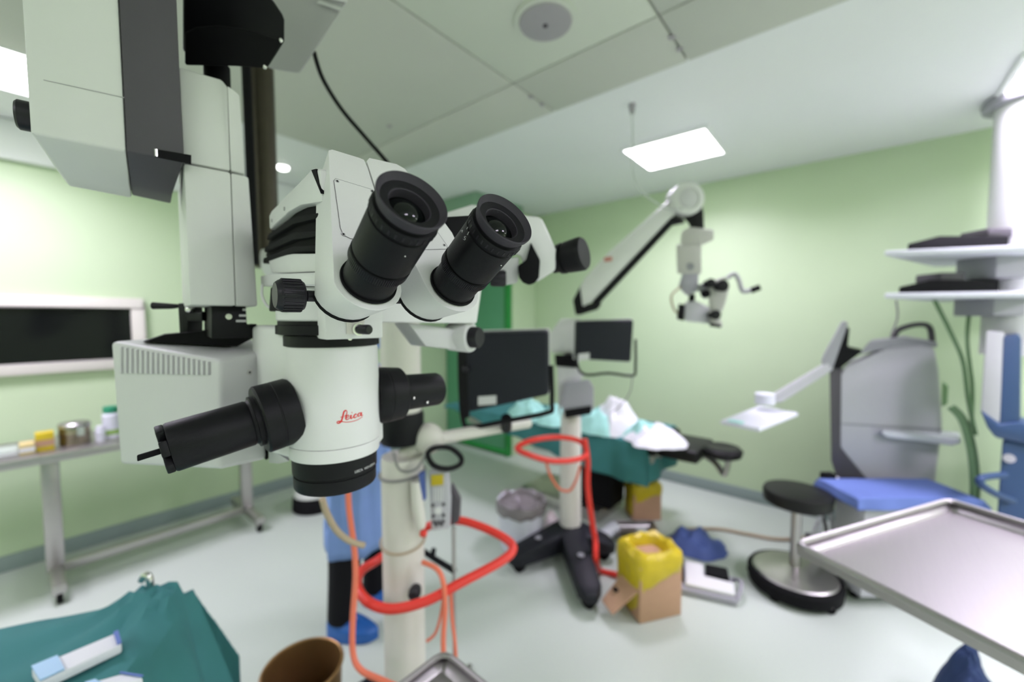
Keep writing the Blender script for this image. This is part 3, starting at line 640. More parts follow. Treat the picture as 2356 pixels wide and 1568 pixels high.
part('diagonal_arm', vprism([(1334, 660), (1345, 640), (1400, 580), (1545, 455), (1562, 448), (1580, 470), (1540, 505), (1362, 694), (1340, 706)], 2.46, .10), m_offwhite, s2, bevel=.01)
part('arm_underside', vprism([(1362, 694), (1545, 498), (1575, 505), (1575, 512), (1548, 518), (1378, 700)], 2.46, .08), m_black, s2, bevel=.005)
part('arm_mark', MB().prism([W(1390, 592, 2.458), W(1408, 590, 2.458), W(1408, 600, 2.458), W(1390, 602, 2.458)], FW * -.002), m_mark, s2)
hub2 = W(1580, 458, 2.45); part('head_joint', MB().lathe(hub2 + FW * .1, -FW, [(0, .085), (.01, .095), (.12, .095), (.13, .08), (.13, .062), (.122, .06), (.122, .002)], 32), m_offwhite, s2)
part('joint_cap', MB().lathe(hub2 - FW * .018, -FW, [(0, .055), (.008, .053), (.012, .04)], 24), m_lampgrey, s2)
part('drop_link', vprism([(1572, 500), (1590, 470), (1612, 455), (1619, 490), (1620, 530), (1590, 530), (1585, 515)], 2.47, .09), m_black, s2, bevel=.006)
part('motor_box', vprism([(1568, 532), (1590, 522), (1642, 528), (1642, 552), (1618, 562), (1565, 562)], 2.42, .12), m_headshade, s2, bevel=.008)
part('column_box', vprism([(1556, 562), (1614, 562), (1614, 630), (1558, 630)], 2.42, .12), m_headshade, s2, bevel=.008)
part('lower_box', vprism([(1570, 628), (1608, 628), (1605, 670), (1580, 680), (1560, 660)], 2.42, .1), m_panelgrey, s2, bevel=.008)
part('carrier_neck', vprism([(1585, 676), (1600, 676), (1598, 696), (1584, 694)], 2.43, .06), m_blackm, s2)
part('carrier_body', vprism([(1575, 695), (1600, 692), (1628, 704), (1642, 720), (1638, 745), (1575, 738)], 2.42, .12), m_lightgrey, s2, bevel=.01)
part('tube_bracket', vprism([(1604, 655), (1632, 648), (1636, 664), (1622, 690), (1606, 668)], 2.43, .06), m_panelgrey, s2, bevel=.006)
part('focus_knob', MB().lathe(W(1620, 676, 2.41), -FW, [(0, .022), (.03, .024), (.034, .018)], 18), m_blackm, s2)
part('column_badge', MB().cyl(W(1588, 613, 2.42), W(1588, 613, 2.412), .022, n=18), m_panelgrey, s2)
part('side_lamp', vprism([(1561, 698), (1576, 700), (1574, 738), (1557, 734)], 2.40, .10), m_blackm, s2, bevel=.006)
part('objective', vprism([(1628, 712), (1652, 718), (1664, 752), (1636, 747)], 2.40, .10), m_headshade, s2, bevel=.008)
part('objective_rim', vprism([(1634, 742), (1660, 748), (1658, 754), (1632, 750)], 2.39, .11), m_blackm, s2)
part('binocular_block', vprism([(1628, 660), (1640, 645), (1668, 635), (1678, 660), (1668, 700), (1658, 722), (1632, 712)], 2.42, .1), m_headshade, s2, bevel=.01)
for x, y, r_ in ((1629, 652, .026), (1656, 658, .034), (1640, 724, .028)):
    q = W(x, y, 2.40); part('eyepiece', MB().lathe(q + FW * .02, -FW, [(0, r_ * .8), (.04, r_ * .85), (.045, r_), (.06, r_), (.062, r_ * .7)], 20), m_black, s2)
part('steering_handle', MB().tube([W(1672, 640, 2.42), W(1690, 630, 2.4), W(1700, 645, 2.39), W(1708, 668, 2.38), W(1725, 668, 2.36), W(1748, 660, 2.34)], .013, 10), m_lightgrey, s2)
part('handle_grip', MB().tube([W(1728, 668, 2.355), W(1749, 660, 2.335)], .017, 10), m_blackm, s2)
part('light_guide', MB().tube([W(1566, 660, 2.42), W(1545, 680, 2.42), W(1550, 710, 2.42), W(1562, 722, 2.42)], .006, 8), m_ivory, s2)
# cross base with four tapered legs and casters
cb = V((P2.x, P2.y, 0))
for px, py in ((1172, 1322), (1362, 1418), (1415, 1290), (1275, 1235)):
    e_ = G(px, py); e_.z = 0; d_ = (e_ - cb).normalized(); n_ = V((-d_.y, d_.x, 0)); ln_ = (e_ - cb).length
    poly = [cb + n_ * .085, cb - n_ * .085, cb + d_ * (ln_ - .06) - n_ * .065, cb + d_ * ln_ - n_ * .03, cb + d_ * ln_ + n_ * .03, cb + d_ * (ln_ - .06) + n_ * .065]
    lo = MB().add([p_ + UP * .06 for p_ in poly] + [p_ + UP * (.20 if i < 2 else .14 if i in (2, 5) else .11) for i, p_ in enumerate(poly)],
                  [list(range(5, -1, -1)), [6, 7, 8, 11], [11, 8, 9, 10]] + [[i, (i + 1) % 6, 6 + (i + 1) % 6, 6 + i] for i in range(6)])
    lo_ = part('base_leg', lo, m_basecast, s2, bevel=.012)
    caster(s2, cb + d_ * (ln_ - .07), .04, .04)
    part('leg_badge', MB().cyl(cb + d_ * (ln_ * .55) + UP * .168 , cb + d_ * (ln_ * .55) + UP * .174, .02), m_panelgrey, lo_)
# red hoses and cables on both stands
solo('red_hose', MB().tube([W(1190, 1030, 2.3), W(1225, 1012, 2.33), W(1285, 1005, 2.4), W(1335, 1015, 2.45), W(1350, 1040, 2.4), W(1330, 1056, 2.35), W(1270, 1060, 2.28), W(1215, 1045, 2.25)], .016, 10, 6, True), m_hose, 'red hose coiled around the pole of the second microscope stand', 'hose')
solo('red_cable', MB().tube([W(1345, 1010, 2.4), W(1352, 1060, 2.4), W(1352, 1120, 2.4), W(1362, 1200, 2.4), W(1370, 1245, 2.38), W(1372, 1290, 2.3), G(1382, 1312, .02), G(1420, 1322, .02)], .017, 8), m_hose, 'red cable dropping from the second stand to the floor', 'cable')
solo('orange_cable', MB().tube([W(1255, 1055, 2.35), W(1265, 1090, 2.4), W(1285, 1122, 2.43), W(1310, 1128, 2.44), W(1325, 1105, 2.42), W(1335, 1070, 2.4)], .008, 8), m_orange, 'thin orange cable loop hanging at the second stand pole', 'cable')
DH = 1.24
solo('red_hose', MB().tube([W(1050, 1196, 1.45), W(1110, 1212, 1.42), W(1165, 1240, 1.38), W(1180, 1264, 1.33), W(1150, 1292, 1.28), W(1060, 1340, 1.21), W(980, 1382, 1.17), W(900, 1400, 1.16), W(845, 1382, 1.18), W(822, 1345, 1.24), W(832, 1312, 1.32), W(868, 1288, 1.40), W(930, 1245, 1.47), W(990, 1208, 1.48)], .0145, 12, 6, True), m_hose, 'thick red hose looped around the pillar of the white microscope', 'hose')
solo('orange_cable', MB().tube([W(800, 1100, 1.16), W(803, 1170, 1.16), W(815, 1260, 1.15), W(818, 1330, 1.14), W(812, 1420, 1.12), W(812, 1500, 1.1), W(830, 1540, 1.08), W(880, 1565, 1.06), W(960, 1600, 1.05)], .0085, 8), m_orange, 'orange cable hanging down in front of the blue gown', 'cable')
solo('orange_cable', MB().tube([W(972, 1292, 1.22), W(1005, 1308, 1.2), W(1020, 1340, 1.18), W(1024, 1400, 1.17), W(1020, 1470, 1.16), W(1022, 1560, 1.15), W(1022, 1680, 1.15)], .0075, 8), m_orange, 'orange cable falling behind the small steel tray', 'cable')
solo('orange_cable', MB().tube([W(1036, 1345, 1.2), W(1040, 1420, 1.2), W(1048, 1500, 1.2), W(1052, 1680, 1.2)], .0055, 8), m_orange, 'thinner pale orange cable right of the pillar', 'cable')
solo('orange_cable', MB().tube([W(1022, 1355, 1.22), W(1015, 1410, 1.22), W(1002, 1455, 1.22), W(982, 1474, 1.22)], .0045, 8), m_orange, 'short orange cable curling back to the pillar', 'cable')
solo('ivory_hose', MB().tube([W(742, 1148, .9), W(752, 1180, .92), W(775, 1220, .95), W(805, 1244, .98), W(838, 1254, 1.0)], .0075, 8), m_ivory, 'short ivory hose hanging below the black objective ring', 'hose')
ccb = [V((PX, PY, 0)) + V((math.cos(a_ * .5236), math.sin(a_ * .5236), 0)) * .071 + UP * (W(929, 1262, 1.24).z + .012 * math.sin(a_ * .5236 + 1)) for a_ in range(12)]
solo('grey_cable', MB().tube(ccb, .0035, 8, 4, True), m_ivory, 'thin beige cable wrapped around the lower pillar', 'cable')
ccb = [V((PX, PY, 0)) + V((math.cos(a_ * .5236), math.sin(a_ * .5236), 0)) * .071 + UP * (W(929, 1102, 1.24).z + .006 * math.sin(a_ * .5236 + 2)) for a_ in range(12)]
solo('grey_cable', MB().tube(ccb, .0045, 8, 4, True), m_greyc, 'grey cable wrapped around the pillar just below the black band', 'cable')
# hand control with keypad and its coiled cable
DC = 1.24
hc = thing('hand_control', 'grey hand control with keypad and yellow label hanging by the pillar', 'remote control', W(1010, 1225, DC))
hp = [W(986, 1085, DC), W(1030, 1085, DC), W(1036, 1150, DC), W(1034, 1215, DC), W(992, 1222, DC)]
hco = part('shell', MB().prism(hp, FW * .03), m_lightgrey, hc, bevel=.005)
part('yellow_label', MB().prism([W(992, 1092, DC - .001), W(1020, 1090, DC - .001), W(1020, 1114, DC - .001), W(992, 1117, DC - .001)], FW * -.002), m_yellow, hc)
for i in range(4): part('legend_line', MB().prism([W(998 + i * 6, 1122, DC - .001), W(1001 + i * 6, 1122, DC - .001), W(1001 + i * 6, 1152, DC - .001), W(998 + i * 6, 1152, DC - .001)], FW * -.001), m_white, hc)
part('navigation_key', MB().cyl(W(1009, 1172, DC), W(1009, 1172, DC) - FW * .006, .011, n=20), m_white, hc)
for x, y in ((996, 1161), (1021, 1159), (997, 1186), (1021, 1184), (1000, 1200), (1010, 1200), (1020, 1198), (1004, 1206), (1016, 1205)):
    part('key', MB().cyl(W(x, y, DC), W(x, y, DC) - FW * .004, .0052, n=12), m_dkgrey, hc)
part('holder', MB().prism([W(1037, 1116, 1.27), W(1058, 1155, 1.27), W(1056, 1200, 1.27), W(1037, 1212, 1.27)], FW * .04), m_dkgrey, hc, bevel=.004)
part('coiled_cable', MB().tube([W(984, 1045, 1.22), W(1000, 1030, 1.24), W(1035, 1030, 1.26), W(1060, 1050, 1.26), W(1058, 1068, 1.24), W(1030, 1078, 1.21), W(998, 1070, 1.2)], .0085, 10, 6, True), m_black, hc)
h2 = thing('hand_piece', 'cream hand piece hooked on the pillar beside the grey hand control', 'hand piece', W(962, 1212, 1.23))
part('shell', MB().tube([W(956, 1108, 1.225), W(960, 1150, 1.22), W(966, 1192, 1.22), W(968, 1212, 1.22)], lambda t: .014 + .004 * math.sin(t * 3), 12), m_beige, h2)
part('blue_clip', MB().prism([W(963, 1090, 1.22), W(976, 1086, 1.22), W(978, 1150, 1.22), W(972, 1152, 1.22)], FW * .02), m_blued, h2)
part('red_tip', MB().ball(W(974, 1226, 1.22), .012, n=12), m_hose, h2)

# ------------------------------------------------------------------ pole stand with hanging black bracket
pb = G(1041, 1330, 0) ; dpo = 1.55
ivp = L((1040 - CX) / FPX * dpo, dpo, 0)
iv = thing('drip_stand', 'thin grey steel pole stand with a black bracket behind the red hose', 'stand', ivp)
part('pole', MB().cyl(ivp + UP * .03, V((ivp.x, ivp.y, W(1040, 1212, dpo).z)), .0075), m_steel2, iv)
part('bracket', MB().tube([W(975, 1268, 1.7), W(1005, 1288, 1.64), W(1045, 1312, 1.545)], .012, 8), m_blackm, iv)
part('bracket_hook', MB().tube([W(995, 1282, 1.66), W(998, 1262, 1.66)], .010, 8), m_blackm, iv)
for a_ in range(3):
    q = a_ * 2.1 - 1.6; part('foot', MB().tube([ivp + UP * .04, ivp + V((math.cos(q), math.sin(q), 0)) * .2 + UP * .012], .012, 8), m_steel2, iv)

# ------------------------------------------------------------------ person in blue gown behind the pillar
pp = W(836, 1480, 2.06); pbx = V((pp.x, pp.y, 0)); FD = (RT * .97 - FW * .2).normalized(); SD = V((-FD.y, FD.x, 0))
pe = thing('person', 'person in pale blue gown, black trousers and blue shoe covers standing behind the pillar', 'person', pbx)
def pj(f, s, z): return pbx + FD * f + SD * s + UP * z
def skin(name, joints, edges, mt, parent, lv=2, root=0):
    me = bpy.data.meshes.new(name); me.from_pydata([p_ - ORG[parent.name] for p_, r_ in joints], edges, []); o = bpy.data.objects.new(name, me); COL.objects.link(o)
    md = o.modifiers.new('skin', 'SKIN'); sv = me.skin_vertices[0].data if me.skin_vertices else None
    if sv is None:
        o.data.attributes; bpy.context.view_layer.update()
    o.modifiers.remove(md)
    bm = bmesh.new(); bm.from_mesh(me); ly = bm.verts.layers.skin.verify(); bm.verts.ensure_lookup_table()
    for i, (p_, r_) in enumerate(joints):
        bm.verts[i][ly].radius = r_ if isinstance(r_, tuple) else (r_, r_); bm.verts[i][ly].use_root = (i == root)
    bm.to_mesh(me); bm.free()
    o.modifiers.new('skin', 'SKIN').use_smooth_shade = True; su = o.modifiers.new('sub', 'SUBSURF'); su.levels = lv; su.render_levels = lv
    me.materials.append(mt); o.parent = parent; ORG[o.name] = ORG[parent.name]; return o
J = [(pj(0, 0, .86), (.13, .15)), (pj(0, 0, 1.05), (.10, .13)), (pj(0, 0, 1.25), (.11, .15)), (pj(0, 0, 1.32), (.06, .07)), (pj(.02, 0, 1.37), .05), (pj(.04, 0, 1.45), (.075, .065)), (pj(.045, 0, 1.53), (.08, .065))]
Ed = [(0, 1), (1, 2), (2, 3), (3, 4), (4, 5), (5, 6)]
def chain(start, js):
    k = start
    for j in js: J.append(j); Ed.append((k, len(J) - 1)); k = len(J) - 1
    return k
for s_ in (-1, 1):
    chain(0, [(pj(.0, s_ * .09, .78), .085), (pj(.01 + .02 * s_, s_ * .12, .45), .06), (pj(-.02 + .02 * s_, s_ * .12, .28), .052), (pj(-.03 + .02 * s_, s_ * .12, .10), .038), (pj(.06 + .02 * s_, s_ * .12, .05), .035)])
    kk = chain(2, [(pj(0, s_ * .17, 1.27), .05), (pj(.0, s_ * .21, 1.02), .04), (pj(.12, s_ * .14, .98), .032), (pj(.17, s_ * .10, .99), (.022, .03))])
    for f_ in range(5):
        o_ = (f_ - 1.5) * .018
        if f_ < 4: chain(kk, [(pj(.215, s_ * (.10 - .008) + 0, .99 + o_), .0088), (pj(.245 - abs(o_) * .2, s_ * .085, .985 + o_), .0082), (pj(.262 - abs(o_) * .3, s_ * .072, .978 + o_), .0075)])
        else: chain(kk, [(pj(.19, s_ * .07, 1.015), .0095), (pj(.215, s_ * .055, 1.025), .0085)])
skin('body', J, Ed, m_skin, pe)
def gown(u, v):
    q = u * 2 * math.pi; z = .42 + (1.34 - .42) * v
    rf = [.150, .142, .138, .135, .125, .125, .11, .07][min(7, int(v * 7.99))]; rs = [.20, .19, .18, .17, .165, .18, .185, .09][min(7, int(v * 7.99))]
    fo = 1 + .07 * math.sin(q * 7 + z * 3) * (1 - v) + .03 * math.sin(q * 13)
    return pj(rf * math.cos(q) * fo, rs * math.sin(q) * fo, z)
part('gown', MB().grid(gown, 56, 24), m_bluec, pe, solid=.003)
for s_ in (-1, 1):
    part('sleeve', MB().tube([pj(0, s_ * .16, 1.28), pj(.0, s_ * .215, 1.02), pj(.13, s_ * .135, .98)], lambda t: .07 - .02 * t, 16), m_bluec, pe)
    part('trouser_leg', MB().tube([pj(.02 * s_, s_ * .10, .62), pj(.005 + .02 * s_, s_ * .12, .35), pj(-.02 + .02 * s_, s_ * .12, .08)], lambda t: .085 - .02 * t, 16), m_trouser, pe)
    def shoe(u, v, s_=s_):
        q = u * 2 * math.pi; t = v; r1 = 1 if t < .5 else math.cos((t - .5) * math.pi * .98)
        f_ = .055 + .135 * math.cos(q) * (1 + .04 * math.sin(q * 5)) * r1; l_ = .058 * math.sin(q) * r1 * (1.1 - .1 * math.cos(q)); z = .004 + .105 * t * (1 - .25 * max(0, math.cos(q)))
        return pj(f_ + .02 * s_ - .02, s_ * .12 + l_, z)
    part('shoe_cover', MB().grid(shoe, 32, 12), m_shoe, pe)
part('surgical_cap', MB().lathe(pj(.035, 0, 1.52), UP, [(0, .098), (.04, .098), (.075, .08), (.095, .04), (.10, .002)], 24), m_bluec, pe)
part('face_mask', MB().ball(pj(.105, 0, 1.44), .045, (.6, 1.1, 1), 16, (FD, SD, UP)), m_bluec, pe)
for s_ in (-1, 1):
    part('eye', MB().ball(pj(.117, s_ * .03, 1.50), .010, n=10), m_blackm, pe); part('ear', MB().ball(pj(.03, s_ * .075, 1.475), .028, (.6, .35, 1.1), 12, (FD, SD, UP)), m_skin, pe)
part('nose', MB().ball(pj(.13, 0, 1.475), .016, (1, .8, 1.4), 12, (FD, SD, UP)), m_skin, pe)

# ------------------------------------------------------------------ operating table with drapes
ot = thing('operating_table', 'black padded operating table on a steel column behind the second microscope', 'operating table', (2.93, 1.75, 0))
part('column', MB().box((2.95, 1.55, .34), (.26, .36, .50)), m_blackm, ot, bevel=.02)
part('column_cover', MB().box((2.95, 1.55, .50), (.22, .30, .22)), m_steel2, ot, bevel=.01)
part('base', MB().box((2.95, 1.80, .05), (.44, .76, .10)), m_steel2, ot, bevel=.02)
part('side_rail', MB().box((2.64, 1.9, .62), (.012, 1.5, .03)), m_steel2, ot)
part('side_rail', MB().box((3.24, 1.9, .62), (.012, 1.5, .03)), m_steel2, ot)
part('frame', MB().box((2.94, 1.88, .60), (.52, 1.75, .06)), m_steel2, ot, bevel=.01)
part('mattress', MB().box((2.94, 1.88, .67), (.54, 1.8, .09)), m_pads, ot, bevel=.025, seg=3)
hh = G(1555, 1038, .66)
part('head_section', MB().box((2.92, .86, .66), (.40, .26, .08)), m_pads, ot, bevel=.02, seg=3)
part('head_rest', MB().lathe((2.86, .62, .66), (0, 0, 1), [(0, .08), (.015, .11), (.05, .12), (.07, .10), (.06, .03)], 28), m_pads, ot)
part('head_rest_bracket', MB().tube([(2.92, .74, .63), (2.89, .66, .60), (2.84, .60, .56), (2.84, .58, .66)], .018, 8), m_steel2, ot)
solo('teal_drape', drape((2.94, 2.02, 0), V((1, 0, 0)), V((0, 1, 0)), .29, .96, .722, .27, .02, 6, 2, ek=lambda a, b: max(.12, min(1, .62 - .55 * b))), m_teal, 'teal cloth covering the operating table', 'drape', solid=.003)
for (px, py, rx, ry, h, sd, mt, lab, cat) in (
    (1400, 985, .15, .20, .22, 1, m_cloth, 'tall crumpled white cloth heaped on the teal table cover', 'cloth'),
    (1500, 1018, .20, .20, .10, 5, m_cloth, 'low crumpled white cloth by the black head rest', 'cloth'),
    (1440, 1020, .11, .16, .11, 8, m_mint, 'mint green cloth tucked between the two white cloths', 'cloth'),
    (1345, 990, .15, .19, .15, 11, m_mint, 'mint green sheet bunched behind the second stand pole', 'cloth'),
    (1205, 985, .16, .19, .12, 14, m_mint, 'pale mint cloth on the table left of the second stand', 'cloth'),
    (1110, 978, .16, .22, .14, 17, m_mint, 'mint cloth seen through the large monitor yoke', 'cloth')):
    g_ = G(px, py, .76); solo('crumpled_cloth', heap((max(2.74, min(3.12, g_.x + .1)), max(1.0, g_.y), .715), rx, ry, h, sd), mt, lab, cat)
for (px, py, mt, lab) in ((1258, 1000, m_bluesheet, 'small blue bottle lying beside the second stand pole'), (1232, 1004, m_cloth, 'small white bottle standing beside the blue one on the table')):
    g_ = G(px, py, .76); g_.x = 2.69
    solo('bottle', MB().lathe(V((g_.x, g_.y + .02, .722)), UP, [(0, .019), (.004, .02), (.08, .02), (.10, .010), (.12, .010), (.122, .008)], 20), mt, lab, 'bottle')

# ------------------------------------------------------------------ bins, boxes and floor clutter
g_ = G(1200, 1280)
wb = thing('waste_bin', 'white round waste bin lined with a grey bag', 'bin', g_ + FW * .14)
c_ = g_ + FW * .14
part('bucket', MB().lathe(c_, UP, [(.0, .135), (.005, .14), (.31, .162), (.315, .165), (.31, .155), (.02, .13)], 36, caps=False), m_bin, wb)
part('bin_bottom', MB().cyl(c_ + UP * .003, c_ + UP * .012, .133), m_bin, wb)
def lin_(u, v):
    q = u * 2 * math.pi; wv = 1 + .05 * noise.noise(V((math.cos(q) * 4, math.sin(q) * 4, v * 4)))
    prof = [(.25, .168), (.29, .172), (.322, .170), (.315, .153), (.28, .14), (.25, .08), (.24, .003)]; i = min(5, int(v * 6)); t = v * 6 - i
    z = prof[i][0] * (1 - t) + prof[i + 1][0] * t; r_ = prof[i][1] * (1 - t) + prof[i + 1][1] * t
    return c_ + V((math.cos(q), math.sin(q), 0)) * (r_ * wv) + UP * (z + .02 * noise.noise(V((math.cos(q) * 3, math.sin(q) * 3, v * 3 + 4))))
part('liner', MB().grid(lin_, 40, 18), m_liner, wb)
def yellow_box(px, py, w_, h_, rot, label, flap=True, back=.12):
    g_ = G(px, py) ; X = V((math.cos(rot), math.sin(rot), 0)); Y = V((-X.y, X.x, 0)); c_ = g_ + FW * back; c_.z = 0
    t = thing('waste_box', label, 'box', c_)
    part('carton', MB().box(c_ + UP * h_ * .42, (w_, w_ * .9, h_ * .84), (X, Y, UP)), m_card, t, bevel=.006)
    if flap:
        e_ = c_ - X * w_ * .5 + UP * .12
        part('carton_flap', MB().prism([e_ - Y * w_ * .42 + UP * .05, e_ + Y * w_ * .2 + UP * .05, e_ + Y * w_ * .1 - X * .14 - UP * .06, e_ - Y * w_ * .35 - X * .14 - UP * .06], UP * .006), m_card, t)
        part('flap_hole', MB().cyl(e_ - X * .07 + UP * .002, e_ - X * .07 + UP * .008, .018, n=14), m_blackm, t)
    def bag(u, v):
        q = u * 2 * math.pi
        prof = [(h_ * .05, .50), (h_ * .3, .535), (h_ * .62, .55), (h_ * .80, .575), (h_ * .93, .56), (h_ * 1.0, .46), (h_ * .98, .36), (h_ * .86, .30), (h_ * .6, .27), (h_ * .5, .02)]
        i = min(8, int(v * 9)); tt = v * 9 - i; z = prof[i][0] * (1 - tt) + prof[i + 1][0] * tt; r_ = prof[i][1] * (1 - tt) + prof[i + 1][1] * tt
        sqx, sqy = math.cos(q), math.sin(q); k = (abs(sqx) ** 5 + abs(sqy) ** 5) ** (-1 / 5)
        n_ = noise.noise(V((sqx * 3 + px, sqy * 3, v * 6))); 
        cut = z
        if v < .45 and q > 4.0 and q < 5.45: cut = max(z, h_ * (.62 - .1 * math.sin(q * 2)))
        return c_ + X * (sqx * k * r_ * w_ * (1 + .06 * n_)) + Y * (sqy * k * r_ * w_ * .9 * (1 + .06 * n_)) + UP * (cut + .02 * n_)
    part('yellow_bag', MB().grid(bag, 48, 36), m_yellow, t)
    return t
yellow_box(1510, 1432, .25, .35, HEAD - math.pi / 2 + .28, 'cardboard box with a yellow bag folded over its rim beside the black cross base', True, .13)
yellow_box(1490, 1202, .22, .29, HEAD - math.pi / 2 + .1, 'yellow bagged carton standing by the right wall under the operating table end', False, .13)
g_ = G(1612, 1275); solo('blue_cloth', heap(g_ + FW * .08, .20, .15, .105, 3, (RT * .9 - FW * .4).normalized(), (FW * .9 + RT * .4).normalized(), fr=8, rough=.6), m_blued, 'crumpled dark blue cloth lying on the floor', 'cloth')
g_ = G(1625, 1372) + FW * .08; X = (RT * .93 - FW * .37).normalized(); Y = V((-X.y, X.x, 0))
fp_ = thing('foot_pedal', 'white and black foot pedal on the floor by the yellow bagged box', 'foot pedal', g_)
part('base', MB().box(g_ + UP * .02, (.36, .22, .04), (X, Y, UP)), m_panelgrey, fp_, bevel=.012)
part('white_plate', MB().prism([g_ - X * .08 - Y * .09 + UP * .04, g_ + X * .17 - Y * .09 + UP * .04, g_ + X * .17 - Y * .03 + UP * .07, g_ + X * .02 - Y * .02 + UP * .07, g_ + X * .02 + Y * .1 + UP * .07, g_ - X * .08 + Y * .1 + UP * .07], UP * .02), m_white, fp_, bevel=.008)
part('tread', MB().box(g_ + X * .09 + Y * .04 + UP * .07, (.12, .11, .06), (X, Y, UP)), m_blackm, fp_, bevel=.012)
part('tread', MB().box(g_ - X * .13 + Y * .03 + UP * .07, (.09, .14, .07), (X, Y, UP)), m_blackm, fp_, bevel=.012)
part('guard_hoop', MB().tube([g_ + X * .18 - Y * .09 + UP * .03, g_ + X * .21 + UP * .08, g_ + X * .18 + Y * .1 + UP * .03], .012, 8), m_panelgrey, fp_)
solo('floor_hose', MB().tube([G(1560, 1218, .012), G(1650, 1216, .012), G(1720, 1228, .012), G(1800, 1240, .012), G(1900, 1232, .012)], .012, 8), m_ivory, 'beige hose running along the floor behind the stool', 'hose')
g_ = G(1470, 1250) + FW * .1; pt = thing('floor_tray', 'dark flat steel tray with white pads on the floor behind the yellow bag', 'tray', g_)
tray(pt, [g_ + RT * a_ + FW * b_ + UP * .05 for a_, b_ in ((-.14, -.12), (.14, -.12), (.17, .12), (-.12, .12))], .035, m_steel2)
part('pad', MB().box(g_ + RT * .05 + UP * .035, (.07, .07, .03), (RT, FW, UP)), m_cloth, pt, bevel=.008)
a_, b_ = G(1378, 1235, .05), G(1425, 1200, .06)
solo('plastic_bottle', MB().lathe(V((a_.x, a_.y, .045)), (b_ - a_) * V((1, 1, 0)), [(0, .012), (.02, .015), (.05, .04), (.20, .045), (.205, .04)], 20), m_bin, 'white plastic bottle lying on the floor by the cross base', 'bottle')
g_ = G(1268, 1235) + FW * .05; solo('plastic_wrap', heap(g_, .08, .08, .15, 21, fr=8, rough=.5), mat('pink_white_wrap', (.72, .64, .62), .4), 'crumpled pinkish wrap on the floor behind the second pole', 'wrapping')
g_ = G(703, 1186) + FW * .16; c_ = V((g_.x, g_.y, 0))
st_ = thing('rolling_step', 'low round black footstool with a pale top near the left wall', 'footstool', c_)
part('skirt', MB().lathe(c_, UP, [(0, .16), (.01, .17), (.10, .165), (.12, .15)], 32), m_blackm, st_)
part('tread', MB().lathe(c_ + UP * .12, UP, [(0, .155), (.04, .15), (.09, .12), (.10, .10)], 32), m_offwhite, st_)

# ------------------------------------------------------------------ long steel table by the left wall
lt = thing('instrument_trolley', 'long steel table on castors under the wall screen', 'table', (.35, 3.52, 0))
zt_ = .80
part('table_top', MB().box((.35, 3.56, zt_), (1.9, .52, .03)), m_steel, lt, bevel=.005)
part('edge_lip', MB().box((.35, 3.305, zt_ - .004), (1.9, .02, .045)), m_steel2, lt, bevel=.004)
for x in (.10, 1.08):
    part('leg', MB().box((x, 3.52, .44), (.075, .05, .70)), m_steel2, lt, bevel=.006)
    part('leg_cap', MB().box((x, 3.52, .775), (.11, .10, .03)), m_blackm, lt, bevel=.004)
    part('foot_bar', MB().box((x, 3.52, .09), (.06, .56, .05)), m_steel2, lt, bevel=.008)
    for y in (3.28, 3.76): caster(lt, (x, y), .033, .025)
part('cross_bar', MB().box((.59, 3.52, .10), (.95, .05, .05)), m_steel2, lt, bevel=.006)
def tabx(px, y=3.48): return onplane(px, 1000, V((0, y, 0)), V((0, 1, 0))).x
zz = zt_ + .015
def pack(px, y, sx, sy, h, mt, label, name='carton', m2=None):
    x = tabx(px, y); t = thing(name, label, 'box', (x, y, zz))
    part('box', MB().box((x, y, zz + h / 2), (sx, sy, h)), mt, t, bevel=.003)
    part('label_band', MB().box((x, y, zz + h * .45), (sx * 1.01, sy * 1.01, h * .35)), m2 or m_cloth, t)
pack(60, 3.44, .055, .08, .06, mat('pale_yellow_card', (.65, .55, .25), .7), 'pale yellow carton lying on the steel table')
pack(102, 3.46, .07, .08, .10, m_yellow, 'bright yellow carton on the steel table', m2=m_card)
pack(5, 3.5, .10, .16, .03, mat('glass_green_pack', (.45, .52, .45), .4), 'flat greenish pack at the end of the steel table')
x = tabx(172, 3.5); tn = thing('sterilising_drum', 'round steel sterilising drum on the steel table', 'drum', (x, 3.5, zz))
part('drum_body', MB().lathe((x, 3.5, zz), UP, [(0, .062), (.005, .066), (.06, .066), (.063, .068), (.07, .068), (.073, .066), (.10, .066)], 36), mat('old_steel', (.34, .30, .22), .3, 1, var=.1), tn)
part('lid', MB().lathe((x, 3.5, zz + .10), UP, [(0, .069), (.018, .069), (.026, .06), (.03, .02)], 36), m_steel2, tn)
part('clasp', MB().box((x + .02, 3.432, zz + .08), (.03, .012, .05)), m_chrome, tn)
x = tabx(232, 3.44); solo('jar', MB().lathe((x, 3.46, zz), UP, [(0, .022), (.06, .024), (.065, .02), (.085, .02), (.088, .016)], 24), m_bin, 'small white jar beside the sterilising drum', 'jar')
x = tabx(256, 3.54); bt = thing('bottle', 'white bottle with a green cap on the steel table', 'bottle', (x, 3.52, zz))
part('bottle_body', MB().lathe((x, 3.52, zz), UP, [(0, .04), (.14, .04), (.16, .02), (.165, .02)], 24), m_bin, bt)
part('cap', MB().cyl((x, 3.52, zz + .155), (x, 3.52, zz + .19), .035), mat('green_cap', (.03, .3, .16), .4), bt)
part('label_band', MB().cyl((x, 3.52, zz + .02), (x, 3.52, zz + .05), .0408), mat('green_label', (.3, .5, .12), .5), bt)

